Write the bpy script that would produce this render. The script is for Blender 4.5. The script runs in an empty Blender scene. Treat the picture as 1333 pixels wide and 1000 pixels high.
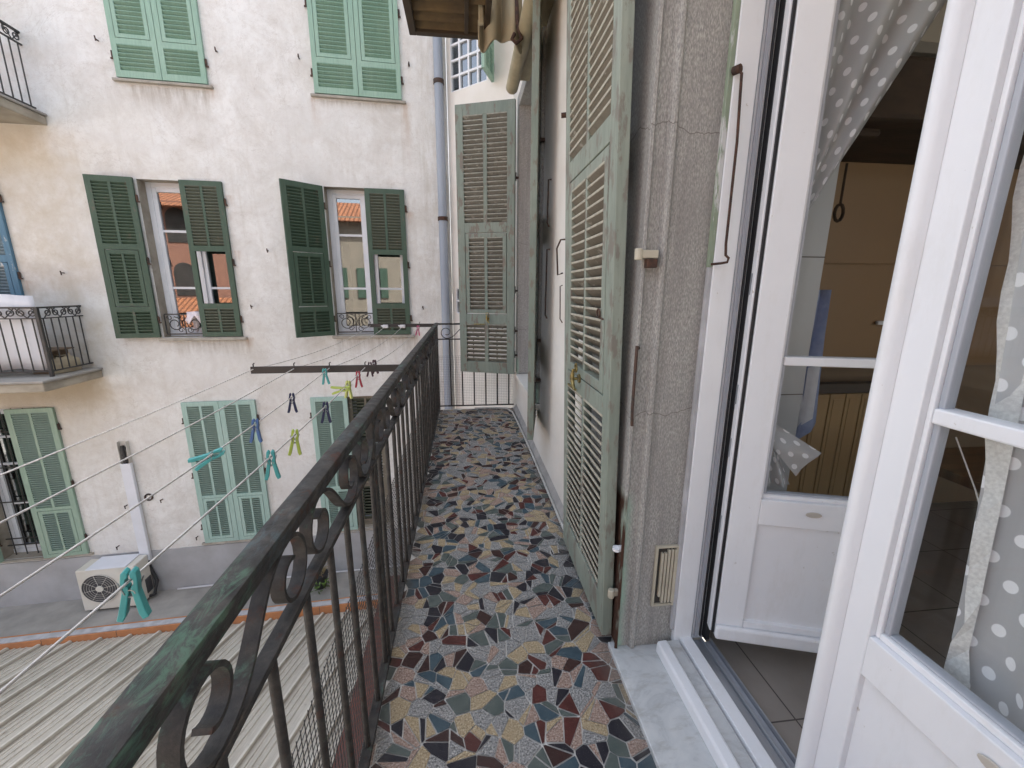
import bpy, bmesh, math, random
from mathutils import Vector, Matrix
random.seed(7)
S = bpy.context.scene
COL = S.collection
PI = math.pi

# ------------------------------------------------------------------ helpers
class MB:
    """collects simple shapes; build() links them as ONE mesh object"""
    def __init__(s): s.v = []; s.f = []; s.m = []
    def face(s, pts, mi=0):
        b = len(s.v); s.v += [tuple(p) for p in pts]; s.f.append(tuple(range(b, b+len(pts)))); s.m.append(mi)
    def box(s, a, b, mi=0, M=None):
        x0, y0, z0 = a; x1, y1, z1 = b
        if x0 > x1: x0, x1 = x1, x0
        if y0 > y1: y0, y1 = y1, y0
        if z0 > z1: z0, z1 = z1, z0
        P = [(x0,y0,z0),(x1,y0,z0),(x1,y1,z0),(x0,y1,z0),(x0,y0,z1),(x1,y0,z1),(x1,y1,z1),(x0,y1,z1)]
        if M is not None: P = [tuple(M @ Vector(p)) for p in P]
        k = len(s.v); s.v += P
        for q in ((0,3,2,1),(4,5,6,7),(0,1,5,4),(1,2,6,5),(2,3,7,6),(3,0,4,7)):
            s.f.append(tuple(k+i for i in q)); s.m.append(mi)
    def tube(s, pts, r, n=8, mi=0, cap=True, closed=False):
        pts = [Vector(p) for p in pts]; N = len(pts); k = len(s.v)
        up = None
        for i, p in enumerate(pts):
            if closed: d = pts[(i+1) % N]-pts[i-1]
            else: d = pts[min(i+1, N-1)]-pts[max(i-1, 0)]
            d.normalize()
            if up is None:
                up = Vector((0,0,1)) if abs(d.z) < .9 else Vector((1,0,0))
            a = d.cross(up); a.normalize(); up = a.cross(d); up.normalize()
            rr = r[i] if isinstance(r, (list, tuple)) else r
            for j in range(n):
                t = 2*PI*j/n
                s.v.append(tuple(p + (a*math.cos(t)+up*math.sin(t))*rr))
        for i in range(N if closed else N-1):
            i2 = (i+1) % N
            for j in range(n):
                j2 = (j+1) % n
                s.f.append((k+i*n+j, k+i*n+j2, k+i2*n+j2, k+i2*n+j)); s.m.append(mi)
        if cap and not closed:
            s.f.append(tuple(k+j for j in reversed(range(n)))); s.m.append(mi)
            s.f.append(tuple(k+(N-1)*n+j for j in range(n))); s.m.append(mi)
    def cyl(s, a, b, r, n=12, mi=0): s.tube([a, b], r, n, mi)
    def ribbon(s, pts, wdir, w, t, mi=0):
        """flat bar following a planar path: width w along wdir, thickness t"""
        pts = [Vector(p) for p in pts]; wd = Vector(wdir).normalized(); N = len(pts); k = len(s.v)
        for i, p in enumerate(pts):
            d = pts[min(i+1, N-1)]-pts[max(i-1, 0)]; d.normalize()
            nn = d.cross(wd).normalized()
            for a, b in ((-.5,-.5),(.5,-.5),(.5,.5),(-.5,.5)):
                s.v.append(tuple(p + wd*(a*w) + nn*(b*t)))
        for i in range(N-1):
            for j in range(4):
                j2 = (j+1) % 4
                s.f.append((k+i*4+j, k+i*4+j2, k+i*4+4+j2, k+i*4+4+j)); s.m.append(mi)
        s.f.append((k+3,k+2,k+1,k)); s.m.append(mi)
        e = k+(N-1)*4; s.f.append((e,e+1,e+2,e+3)); s.m.append(mi)
    def prism(s, poly, h0, h1, axis='z', mi=0):
        """poly in the plane normal to axis, extruded from h0 to h1"""
        def P(a, b, h):
            return {'z': (a,b,h), 'y': (a,h,b), 'x': (h,a,b)}[axis]
        n = len(poly); k = len(s.v)
        s.v += [P(a,b,h0) for a,b in poly]+[P(a,b,h1) for a,b in poly]
        for i in range(n):
            j = (i+1) % n; s.f.append((k+i,k+j,k+n+j,k+n+i)); s.m.append(mi)
        s.f.append(tuple(k+i for i in reversed(range(n)))); s.m.append(mi)
        s.f.append(tuple(k+n+i for i in range(n))); s.m.append(mi)
    def disc(s, c, n, r, h, seg=24, mi=0):
        c = Vector(c); n = Vector(n).normalized(); s.cyl(c, c+n*h, r, seg, mi)
    def build(s, name, mats, parent=None, bevel=0, smooth=None, loc=None, rot=None):
        me = bpy.data.meshes.new(name); me.from_pydata(s.v, [], s.f)
        if not isinstance(mats, (list, tuple)): mats = [mats]
        for m in mats: me.materials.append(m)
        me.polygons.foreach_set('material_index', s.m)
        bm = bmesh.new(); bm.from_mesh(me)
        if smooth: bmesh.ops.remove_doubles(bm, verts=bm.verts, dist=1e-5)
        bmesh.ops.recalc_face_normals(bm, faces=bm.faces); bm.to_mesh(me); bm.free()
        if smooth:
            me.shade_smooth(); me.set_sharp_from_angle(angle=math.radians(smooth))
        me.update()
        o = bpy.data.objects.new(name, me); COL.objects.link(o)
        if parent: o.parent = parent
        if loc is not None: o.location = loc
        if rot is not None: o.rotation_euler = rot
        if bevel:
            b = o.modifiers.new('bevel', 'BEVEL'); b.width = bevel; b.segments = 2; b.limit_method = 'ANGLE'; b.angle_limit = math.radians(40)
        return o

def tag(o, label=None, cat=None, group=None, kind=None):
    if label: o['label'] = label
    if cat: o['category'] = cat
    if group: o['group'] = group
    if kind: o['kind'] = kind
    return o
def empty(name, loc=(0,0,0), rz=0, label=None, cat=None, group=None):
    o = bpy.data.objects.new(name, None); COL.objects.link(o); o.location = loc; o.rotation_euler = (0,0,rz)
    o.empty_display_size = .1
    return tag(o, label, cat, group)
def copy_tree(o, parent=None):
    c = o.copy(); COL.objects.link(c)
    if parent: c.parent = parent
    for ch in list(o.children): copy_tree(ch, c)
    return c

# ------------------------------------------------------------------ materials
class NT:
    def __init__(s, name):
        s.mat = bpy.data.materials.new(name); s.mat.use_nodes = True
        s.n = s.mat.node_tree.nodes; s.l = s.mat.node_tree.links
        s.b = s.n['Principled BSDF']; s.out = s.n['Material Output']
        s.tc = s.n.new('ShaderNodeTexCoord')
    def co(s, scale=(1,1,1), kind='Object'):
        m = s.n.new('ShaderNodeMapping'); m.inputs['Scale'].default_value = scale
        s.l.new(s.tc.outputs[kind], m.inputs['Vector']); return m.outputs['Vector']
    def noise(s, vec, scale, detail=4, rough=.55, dist=0):
        t = s.n.new('ShaderNodeTexNoise'); t.inputs['Scale'].default_value = scale; t.inputs['Detail'].default_value = detail
        t.inputs['Roughness'].default_value = rough; t.inputs['Distortion'].default_value = dist
        s.l.new(vec, t.inputs['Vector']); return t.outputs['Fac']
    def ramp(s, fac, stops, interp='LINEAR'):
        r = s.n.new('ShaderNodeValToRGB'); r.color_ramp.interpolation = interp
        e = r.color_ramp.elements
        while len(e) < len(stops): e.new(.5)
        for k, (p, c) in enumerate(stops):
            e[k].position = p
            e[k].color = (c, c, c, 1) if not isinstance(c, (tuple, list)) else (*c, 1)
        s.l.new(fac, r.inputs['Fac']); return r.outputs['Color']
    def mix(s, fac, a, b, mode='MIX'):
        m = s.n.new('ShaderNodeMix'); m.data_type = 'RGBA'; m.blend_type = mode
        for inp, val in ((m.inputs[0], fac), (m.inputs[6], a), (m.inputs[7], b)):
            if isinstance(val, bpy.types.NodeSocket): s.l.new(val, inp)
            elif isinstance(val, (tuple, list)): inp.default_value = (*val, 1)
            else: inp.default_value = val
        return m.outputs[2]
    def math(s, op, a, b=None, clamp=False):
        m = s.n.new('ShaderNodeMath'); m.operation = op; m.use_clamp = clamp
        for i, val in enumerate((a, b)):
            if val is None: continue
            if isinstance(val, bpy.types.NodeSocket): s.l.new(val, m.inputs[i])
            else: m.inputs[i].default_value = val
        return m.outputs[0]
    def sep(s, vec):
        x = s.n.new('ShaderNodeSeparateXYZ'); s.l.new(vec, x.inputs[0]); return x.outputs
    def step(s, v, a, b):
        m = s.n.new('ShaderNodeMapRange'); m.interpolation_type = 'SMOOTHSTEP'
        s.l.new(v, m.inputs['Value']); m.inputs['From Min'].default_value = a; m.inputs['From Max'].default_value = b
        return m.outputs['Result']
    def color(s, c):
        if isinstance(c, bpy.types.NodeSocket): s.l.new(c, s.b.inputs['Base Color'])
        else: s.b.inputs['Base Color'].default_value = (*c, 1)
    def rough(s, r):
        if isinstance(r, bpy.types.NodeSocket): s.l.new(r, s.b.inputs['Roughness'])
        else: s.b.inputs['Roughness'].default_value = r
    def bump(s, h, strength=.3, dist=.01):
        b = s.n.new('ShaderNodeBump'); b.inputs['Strength'].default_value = strength; b.inputs['Distance'].default_value = dist
        s.l.new(h, b.inputs['Height']); s.l.new(b.outputs['Normal'], s.b.inputs['Normal'])

def simple(name, c1, c2=None, scale=6, rough=.5, stretch=(1,1,1), bump=0, metal=0, lo=.35, hi=.65, detail=5, bscale=None, bdist=.004, c3=None, spec=None):
    t = NT(name); v = t.co(stretch)
    if c2 is None: c2 = tuple(x*.85 for x in c1)
    f = t.noise(v, scale, detail)
    col = t.ramp(f, [(lo, c1), (hi, c2)] if c3 is None else [(lo, c1), ((lo+hi)/2, c2), (hi, c3)])
    t.color(col); t.rough(rough); t.b.inputs['Metallic'].default_value = metal
    if spec is not None: t.b.inputs['Specular IOR Level'].default_value = spec
    if bump: t.bump(t.noise(t.co(stretch), bscale or scale*6, 4), bump, bdist)
    return t.mat

def worn_paint(name, paint, paint2, under, scale=9, amount=.60, stretch=(1,1,.35), rough=.6, chip=True):
    """old paint with faded patches and bare wood showing through"""
    t = NT(name); v = t.co(stretch)
    base = t.mix(t.ramp(t.noise(v, scale*.5, 5), [(.35, 0), (.68, 1)]), paint, paint2)
    fine = t.noise(t.co((1,1,.12)), 60, 3)
    base = t.mix(t.math('MULTIPLY', t.ramp(fine, [(.4, 0), (.75, 1)]), .35), base, tuple(c*.55 for c in paint))
    m = t.ramp(t.noise(v, scale*2.2, 8, .65), [(amount, 0), (amount+.05, 1)])
    t.color(t.mix(m, base, under)); t.rough(rough)
    t.bump(t.noise(t.co((1,1,.2)), 45, 4), .25, .003)
    return t.mat

def speckle(name, base, dark, light, grain=170):
    t = NT(name); v = t.co()
    f = t.noise(v, grain, 2, .6)
    c = t.ramp(f, [(.38, dark), (.46, base), (.54, base), (.62, light)])
    c = t.mix(t.ramp(t.noise(v, 5, 3), [(.3, 0), (.7, .35)]), c, tuple(b*.72 for b in base))
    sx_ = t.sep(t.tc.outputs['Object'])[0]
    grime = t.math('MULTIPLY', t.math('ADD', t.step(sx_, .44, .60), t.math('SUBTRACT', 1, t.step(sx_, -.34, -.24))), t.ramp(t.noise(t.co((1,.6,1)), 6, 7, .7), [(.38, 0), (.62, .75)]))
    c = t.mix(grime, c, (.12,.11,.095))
    dust = t.ramp(t.noise(t.co((1,.5,1)), 3.1, 4), [(.45, 0), (.8, .10)])
    c = t.mix(dust, c, (.22,.21,.19))
    t.color(c); t.rough(t.ramp(t.noise(v, 7, 5), [(.3, .4), (.7, .65)])); t.b.inputs['Specular IOR Level'].default_value = .3
    return t.mat
def tilecol(name, base, var):
    t = NT(name); v = t.co()
    c = t.mix(t.ramp(t.noise(v, 14, 6, .65), [(.35, 0), (.65, 1)]), base, var)
    g = t.noise(v, 240, 2)
    c = t.mix(t.ramp(g, [(.6, 0), (.72, .25)]), c, (.3,.28,.25))
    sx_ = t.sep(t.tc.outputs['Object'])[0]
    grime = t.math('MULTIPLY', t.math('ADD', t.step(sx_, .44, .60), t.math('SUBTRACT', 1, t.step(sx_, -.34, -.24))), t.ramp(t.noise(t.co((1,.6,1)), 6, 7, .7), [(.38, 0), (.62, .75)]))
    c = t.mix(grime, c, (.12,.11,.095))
    dust = t.ramp(t.noise(t.co((1,.5,1)), 3.1, 4), [(.45, 0), (.8, .10)])
    c = t.mix(dust, c, (.22,.21,.19))
    t.color(c); t.rough(t.ramp(t.noise(v, 7, 5), [(.3, .36), (.7, .6)])); t.b.inputs['Specular IOR Level'].default_value = .3
    return t.mat

def rect_mask(t, x, z, u0, u1, zt, depth, soft=.04):
    a = t.step(x, u0-soft, u0+soft); b = t.math('SUBTRACT', 1, t.step(x, u1-soft, u1+soft))
    c = t.math('SUBTRACT', 1, t.step(z, zt-.02, zt+.01)); d = t.step(z, zt-depth, zt)
    return t.math('MULTIPLY', t.math('MULTIPLY', a, b), t.math('MULTIPLY', c, d))

def plaster_facade():
    t = NT('old_white_plaster'); v = t.co()
    sx, sy, sz = t.sep(t.tc.outputs['Object'])
    base = t.ramp(t.noise(v, .9, 6, .6), [(.3, (.79,.785,.765)), (.5, (.75,.75,.735)), (.72, (.68,.665,.625))])
    # rain streaks
    st = t.noise(t.co((7,1,.35)), 1.6, 7, .65)
    base = t.mix(t.ramp(st, [(.54, 0), (.76, .38)]), base, (.48,.44,.38))
    # fine trowel mottling
    mo = t.noise(v, 16, 8, .7)
    base = t.mix(t.ramp(mo, [(.48, 0), (.72, .36)]), base, (.50,.46,.42))
    bl = t.noise(v, 2.6, 9, .7, .6)
    base = t.mix(t.ramp(bl, [(.42, 0), (.66, .62)]), base, (.55,.52,.48))
    hair = t.noise(t.co((1,1,1)), 3.5, 10, .75, 1.2)
    base = t.mix(t.ramp(hair, [(.49, 0), (.5, .22), (.51, 0)]), base, (.42,.38,.34))
    ck = t.noise(t.co((1,1,1.3)), 1.1, 9, .62, .5)
    base = t.mix(t.ramp(ck, [(.447, 0), (.45, .45), (.453, 0)]), base, (.36,.32,.28))
    base = t.mix(t.ramp(t.noise(t.co((1,1,1.6)), .75, 3, .45, .3), [(.565, 0), (.578, .35)]), base, (.66,.65,.63))
    # dirty beige area round the left balconies, its edge broken up by noise
    e = t.math('ADD', sx, t.math('MULTIPLY', t.math('SUBTRACT', t.noise(v, 1.3, 6), .5), 1.6))
    left = t.math('SUBTRACT', 1, t.step(e, -4.85, -4.35))
    zz = t.math('MULTIPLY', t.step(sz, -1.2, .3), t.math('SUBTRACT', 1, t.step(sz, 2.9, 3.5)))
    g = t.ramp(t.noise(v, 5, 9, .7), [(.3, .15), (.72, 1)])
    base = t.mix(t.math('MULTIPLY', t.math('MULTIPLY', left, zz), t.math('MULTIPLY', g, .8)), base, (.50,.44,.345))
    y2 = t.math('MULTIPLY', t.math('SUBTRACT', 1, t.step(e, -5.0, -4.55)), t.math('MULTIPLY', t.step(sz, 2.6, 3.0), t.math('SUBTRACT', 1, t.step(sz, 3.27, 3.3))))
    base = t.mix(t.math('MULTIPLY', y2, .34), base, (.56,.46,.30))  # yellow tint under the upper balcony: dirt with bounced light painted in
    y3 = t.math('MULTIPLY', t.math('SUBTRACT', 1, t.step(e, -4.95, -4.6)), t.math('MULTIPLY', t.step(sz, -.25, .2), t.math('SUBTRACT', 1, t.step(sz, .31, .34))))
    base = t.mix(t.math('MULTIPLY', y3, .75), base, (.42,.35,.25))
    # stains under the sills
    dr = t.ramp(t.noise(t.co((9,1,1.2)), 2.2, 6, .7), [(.34, .1), (.66, 1)])
    m = None
    for u0, u1, zt, d in ((-3.85,-3.0,3.79,.42),(-1.75,-.78,3.79,.12),(-3.84,-2.9,.80,.34),(-1.8,-.7,.80,.34),(-3.85,-3.0,-2.2,.05)):
        q = rect_mask(t, sx, sz, u0, u1, zt, d)
        m = q if m is None else t.math('ADD', m, q, True)
    base = t.mix(t.math('MULTIPLY', m, t.math('MULTIPLY', dr, .85)), base, (.36,.32,.27))
    # rust runs at the window corners
    r = None
    for u0, u1, zt, d in ((-3.03,-2.93,3.86,.3),(-.76,-.66,3.83,1.0),(-1.86,-1.79,3.80,.5),(-2.98,-2.88,.82,.25),(-.74,-.64,.86,.35),(-2.98,-2.9,2.62,.2),(-2.98,-2.9,1.95,.2),(-.76,-.68,2.5,.2),(-5.42,-5.3,1.55,.3)):
        q = rect_mask(t, sx, sz, u0, u1, zt, d, .05)
        r = q if r is None else t.math('ADD', r, q, True)
    base = t.mix(t.math('MULTIPLY', r, t.math('MULTIPLY', dr, .6)), base, (.38,.23,.13))
    # grubby strip with corner shading painted in, beside the drainpipe
    dp = t.math('MULTIPLY', t.step(sx, -.75, -.2), t.ramp(t.noise(t.co((6,1,1)), 3, 8, .7), [(.42, 0), (.62, .55)]))
    base = t.mix(dp, base, (.47,.43,.35))
    t.color(base); t.rough(.9)
    h = t.math('ADD', t.noise(v, 9, 8, .65), t.math('MULTIPLY', t.noise(v, 60, 4), .4))
    t.bump(h, .55, .02)
    return t.mat

M = {}
M['facade'] = plaster_facade()
M['band'] = simple('grey_painted_base', (.43,.435,.45), (.34,.34,.345), 2.5, .85, bump=.3, bdist=.01)
M['wallwhite'] = simple('white_wall_paint', (.74,.71,.66), (.66,.62,.56), 2.2, .85, bump=.25, bdist=.006, bscale=50)
M['chamfer'] = simple('pale_wall_paint', (.80,.77,.72), (.72,.69,.63), 2.2, .85, bump=.2, bdist=.006, bscale=50)
M['green_mint'] = worn_paint('mint_green_paint', (.26,.41,.32), (.30,.445,.355), (.20,.29,.235), amount=.68)
M['green_dark'] = worn_paint('dark_green_paint', (.045,.085,.056), (.064,.105,.073), (.09,.10,.072), amount=.6)
M['green_teal'] = worn_paint('pale_teal_paint', (.33,.49,.44), (.38,.52,.47), (.25,.36,.32), amount=.66)
M['green_pale'] = worn_paint('pale_green_paint', (.27,.39,.31), (.32,.43,.35), (.22,.28,.23), amount=.64)
M['blue'] = worn_paint('faded_blue_paint', (.07,.17,.26), (.10,.21,.30), (.45,.47,.46), amount=.62)
M['blueslat'] = worn_paint('faded_blue_slats', (.16,.24,.30), (.20,.27,.31), (.30,.31,.30), amount=.6)
M['sage'] = worn_paint('worn_sage_paint', (.225,.262,.217), (.315,.345,.288), (.20,.185,.155), amount=.53)
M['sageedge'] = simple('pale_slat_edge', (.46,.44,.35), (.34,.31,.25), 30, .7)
M['sagegrey'] = worn_paint('weathered_green_grey_paint', (.175,.215,.18), (.23,.265,.22), (.17,.15,.12), amount=.54)
M['slatwood'] = worn_paint('weathered_slat_wood', (.17,.148,.115), (.235,.21,.165), (.36,.34,.29), amount=.6, stretch=(.4,.4,1))
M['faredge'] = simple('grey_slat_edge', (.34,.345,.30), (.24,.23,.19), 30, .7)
M['slatfar'] = worn_paint('grey_weathered_slats', (.17,.165,.14), (.22,.21,.18), (.32,.31,.27), amount=.56, stretch=(.4,.4,1))
M['slatgreen'] = worn_paint('weathered_green_slats', (.34,.38,.31), (.28,.29,.24), (.44,.44,.38), amount=.57, stretch=(.4,.4,1))
M['slatdark'] = worn_paint('dull_dark_slats', (.085,.10,.075), (.10,.12,.09), (.13,.13,.10), amount=.62)
M['slatteal'] = worn_paint('grey_teal_slats', (.23,.33,.29), (.26,.37,.33), (.20,.26,.23), amount=.68)
M['slatmint'] = worn_paint('mint_slats', (.18,.32,.245), (.22,.36,.28), (.15,.24,.185), amount=.7)
def pvc():
    t = NT('white_plastic_frame'); v = t.co()
    c = t.ramp(t.noise(v, 3, 5), [(.35, (.79,.80,.82)), (.65, (.75,.76,.785))])
    c = t.mix(t.ramp(t.noise(t.co((1,1,.3)), 9, 9, .75), [(.52, 0), (.75, .35)]), c, (.60,.585,.55))
    c = t.mix(t.ramp(t.noise(v, 38, 4, .6), [(.70, 0), (.74, .6)]), c, (.42,.38,.32))
    t.color(c); t.rough(t.ramp(t.noise(v, 6, 6, .7), [(.3, .28), (.7, .55)])); t.bump(t.noise(t.co((1,1,.15)), 40, 4), .06, .003); return t.mat
M['pvc'] = pvc()
M['pvcgrey'] = simple('grey_seal_channel', (.42,.44,.48), (.36,.38,.42), 20, .4, stretch=(1,1,.1))
M['rubber_and_gap'] = simple('black_rubber_and_gap', (.015,.015,.017), None, 10, .5)
M['alu'] = simple('aluminium_track', (.45,.47,.5), (.36,.38,.41), 30, .35, stretch=(1,.1,1), metal=.7)
M['winwhite'] = simple('white_window_frame', (.74,.76,.80), (.66,.68,.72), 5, .5)
M['void'] = simple('dark_interior', (.03,.028,.025), (.05,.045,.04), 2, .9)
M['reveal'] = simple('grimy_reveal_plaster', (.40,.36,.30), (.28,.25,.20), 6, .9, bump=.3)
M['sill'] = simple('weathered_sill_stone', (.40,.37,.32), (.28,.26,.22), 8, .8, bump=.3)
M['hinge'] = simple('rusty_black_iron', (.025,.022,.02), (.09,.045,.028), 25, .7, bump=.3)
M['rust'] = simple('rusty_iron', (.085,.038,.022), (.035,.02,.016), 40, .8, bump=.4)
M['brass'] = simple('worn_brass', (.42,.33,.13), (.16,.12,.05), 60, .4, metal=.8)
M['zinc'] = simple('grey_zinc_pipe', (.24,.275,.34), (.33,.365,.42), 3, .5, stretch=(1,1,.2))
M['conc'] = simple('grubby_concrete', (.36,.34,.31), (.25,.24,.22), 3, .9, bump=.4, detail=9, bdist=.008)
M['slabedge'] = simple('stained_slab_plaster', (.42,.38,.31), (.27,.24,.19), 3, .9, bump=.3, stretch=(1,1,2))
M['iron_far'] = simple('dark_painted_iron', (.028,.03,.03), (.05,.045,.04), 20, .55)
M['bracket'] = simple('black_bracket_paint', (.022,.018,.018), (.035,.028,.026), 12, .5)
M['rope'] = simple('white_nylon_rope', (.62,.60,.58), (.48,.46,.44), 80, .6, stretch=(1,1,1))
M['orange'] = simple('orange_coping_tile', (.52,.22,.09), (.42,.18,.08), 7, .8, bump=.3)
M['capgrey'] = simple('pale_mortar_strip', (.50,.50,.52), (.36,.36,.37), 9, .9, bump=.3)
M['red'] = simple('dull_red_tiles', (.17,.060,.045), (.10,.045,.038), 5, .7)
M['acwhite'] = simple('yellowed_metal_casing', (.68,.66,.60), (.60,.57,.50), 2.5, .5)
M['acdark'] = simple('dark_grille', (.06,.06,.065), None, 4, .5)
M['cover'] = simple('white_duct_cover', (.72,.74,.80), (.66,.68,.72), 4, .5)
M['ductback'] = simple('beige_duct_tray', (.60,.58,.53), (.45,.42,.38), 6, .6)
M['awning'] = simple('faded_beige_canvas', (.42,.36,.25), (.31,.26,.18), 4, .85, stretch=(1,1,.3), bump=.2)
M['tubebeige'] = simple('beige_painted_metal', (.44,.38,.25), (.34,.29,.19), 8, .5)
M['canopy'] = simple('brown_corrugated_plastic', (.15,.095,.035), (.07,.042,.018), 4, .6)
M['canopyframe'] = simple('dark_brown_frame', (.045,.028,.016), (.06,.04,.022), 9, .6)
M['card'] = simple('brown_cardboard', (.17,.12,.075), (.12,.085,.055), 5, .85)
M['bag'] = simple('beige_sack_cloth', (.48,.42,.30), (.36,.31,.22), 6, .9)
M['sheet'] = simple('off_white_sheet', (.66,.66,.68), (.52,.53,.57), 3.5, .8, stretch=(1,1,.4))
M['laundry'] = simple('pale_pink_cotton', (.74,.66,.66), (.66,.60,.64), 12, .9)
M['marble'] = None
M['cable'] = simple('grey_cable_sheath', (.52,.51,.48), (.40,.39,.36), 15, .5)
M['skirt'] = simple('grey_mortar_fillet', (.38,.36,.34), (.27,.26,.25), 8, .85, bump=.3)
M['vent'] = simple('yellowed_vent_plastic', (.55,.50,.39), (.44,.40,.31), 9, .5)
M['wood'] = simple('brown_table_wood', (.16,.09,.045), (.10,.055,.03), 6, .45, stretch=(1,6,1))
M['beam'] = simple('dark_old_beam', (.022,.014,.009), (.05,.03,.018), 12, .8, bump=.5, stretch=(.4,1,1))
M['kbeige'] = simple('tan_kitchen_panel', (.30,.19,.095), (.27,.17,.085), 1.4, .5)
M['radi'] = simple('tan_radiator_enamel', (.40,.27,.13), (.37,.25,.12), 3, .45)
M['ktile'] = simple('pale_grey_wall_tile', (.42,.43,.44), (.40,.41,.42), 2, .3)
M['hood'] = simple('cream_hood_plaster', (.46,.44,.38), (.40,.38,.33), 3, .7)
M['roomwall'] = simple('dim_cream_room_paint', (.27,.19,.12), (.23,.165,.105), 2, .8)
M['joint'] = simple('dark_joint', (.10,.085,.07), None, 4, .8)
M['towel'] = simple('blue_towel_cloth', (.22,.27,.43), (.28,.33,.48), 30, .9)
M['towelw'] = simple('white_towel_cloth', (.62,.63,.66), (.56,.57,.60), 30, .9)
M['caps'] = simple('pearl_drain_cap', (.52,.48,.42), (.45,.42,.37), 10, .3)
M['lace'] = simple('white_lace_hem', (.70,.69,.66), (.55,.54,.52), 160, .9)
M['pot'] = simple('dark_plastic_pot', (.03,.03,.032), None, 6, .5)
M['leaf'] = simple('green_plant_leaves', (.10,.17,.03), (.06,.10,.02), 9, .6)
M['straw'] = simple('dry_straw_stems', (.34,.27,.14), (.22,.17,.09), 14, .8)
M['hose'] = simple('pale_pipe_plastic', (.66,.66,.68), (.55,.55,.57), 8, .5)

def marble():
    t = NT('veined_marble'); v = t.co((1,1,1))
    w = t.noise(v, 5, 8, .65, 1.6)
    c = t.ramp(w, [(.36, (.54,.555,.56)), (.46, (.47,.485,.49)), (.50, (.53,.545,.55)), (.64, (.60,.61,.605))])
    d = t.ramp(t.noise(t.co((2,6,1)), 4, 8, .7), [(.52, 0), (.68, .5)])
    c = t.mix(d, c, (.32,.30,.26)); t.color(c); t.rough(.3); t.bump(t.noise(v, 30, 4), .08, .003); return t.mat
M['marble'] = marble()

def stone():
    t = NT('grey_rendered_stone'); v = t.co()
    g = t.noise(t.co((1,1,.35)), 240, 3, .6)
    c = t.ramp(g, [(.3, (.20,.195,.19)), (.5, (.345,.335,.31)), (.7, (.52,.505,.47))])
    c = t.mix(t.ramp(t.noise(v, 3, 6), [(.35, 0), (.7, .5)]), c, (.26,.245,.235))
    c = t.mix(t.ramp(t.noise(t.co((14,14,.8)), 2, 6), [(.48, 0), (.7, .4)]), c, (.20,.185,.175))
    sx, sy, sz = t.sep(t.tc.outputs['Object'])
    wob = t.math('MULTIPLY', t.math('SUBTRACT', t.noise(t.co((1,1,0)), 9, 6), .5), .10)
    for zc, tilt_ in ((1.03,-.10),(1.95,.12)):
        dd = t.math('ABSOLUTE', t.math('ADD', t.math('SUBTRACT', sz, zc), t.math('ADD', wob, t.math('MULTIPLY', t.math('SUBTRACT', sx, .72), tilt_))))
        c = t.mix(t.math('MULTIPLY', t.math('SUBTRACT', 1, t.step(dd, .0008, .0025)), .7), c, (.12,.10,.09))
    # rust and verdigris stain low down beside the shutter hinge
    k = t.math('MULTIPLY', t.math('SUBTRACT', 1, t.step(sx, .60, .635)), t.math('SUBTRACT', 1, t.step(sz, .62, .74)))
    c = t.mix(t.math('MULTIPLY', k, t.ramp(t.noise(v, 12, 5), [(.3, .35), (.6, 1)])), c, (.34,.46,.37))
    k2 = t.math('MULTIPLY', t.math('SUBTRACT', 1, t.step(sx, .5925, .5945)), t.math('SUBTRACT', 1, t.step(sz, .66, .72)))
    c = t.mix(t.math('MULTIPLY', k2, t.ramp(t.noise(t.co((1,1,.4)), 14, 5), [(.28, .2), (.45, 1)])), c, (.055,.022,.011))
    t.color(c); t.rough(.9); t.bump(g, .5, .003); return t.mat
M['stone'] = stone()

def railing_paint(name, patch=.56):
    t = NT(name); v = t.co()
    c = t.ramp(t.noise(v, 26, 8, .68), [(.35, (.024,.023,.023)), (.55, (.048,.044,.040)), (.75, (.095,.080,.067))])
    scr = t.ramp(t.noise(t.co((1,.16,1)), 70, 6, .7), [(.40, .15), (.60, 1)])
    gr = t.ramp(t.noise(t.co((1,.45,1)), 7, 9, .72, .6), [(patch, 0), (patch+.07, .9)])
    c = t.mix(t.math('MULTIPLY', gr, scr), c, (.10,.20,.14))
    bl = t.ramp(t.noise(t.co((1.3,.5,1)), 5.3, 8, .7), [(.58, 0), (.66, .7)])
    c = t.mix(t.math('MULTIPLY', bl, scr), c, (.08,.115,.125))
    if patch < .58:
        sx, sy, sz = t.sep(t.tc.outputs['Object']); e = t.math('ADD', sy, t.math('MULTIPLY', t.math('SUBTRACT', t.noise(v, 9, 5), .5), .35))
        for a0, a1, b0, b1, cc, fs in ((-1.53,-1.49,-1.34,-1.28,(.085,.185,.12),44),(-1.33,-1.27,-1.10,-1.04,(.07,.11,.12),30),(-1.62,-1.58,-1.54,-1.50,(.08,.175,.12),48),(-.95,-.9,-.62,-.5,(.06,.085,.09),26)):
            mk = t.math('MULTIPLY', t.step(e, a0, a1), t.math('SUBTRACT', 1, t.step(e, b0, b1)))
            c = t.mix(t.math('MULTIPLY', mk, t.ramp(t.noise(t.co((1,.3,1)), fs, 8, .78, .8), [(.48, 0), (.60, .58)])), c, cc)
    ru = t.ramp(t.noise(v, 15, 8, .72), [(.57, 0), (.66, .85)])
    c = t.mix(ru, c, (.075,.030,.019))
    t.color(c); t.rough(t.ramp(t.noise(v, 30, 4), [(.3, .5), (.7, .8)])); t.b.inputs['Specular IOR Level'].default_value = .4
    t.bump(t.noise(v, 60, 7, .7), .5, .003); return t.mat
M['rail'] = railing_paint('chipped_railing_paint', .555)
M['bal'] = railing_paint('baluster_paint', .60)

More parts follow.
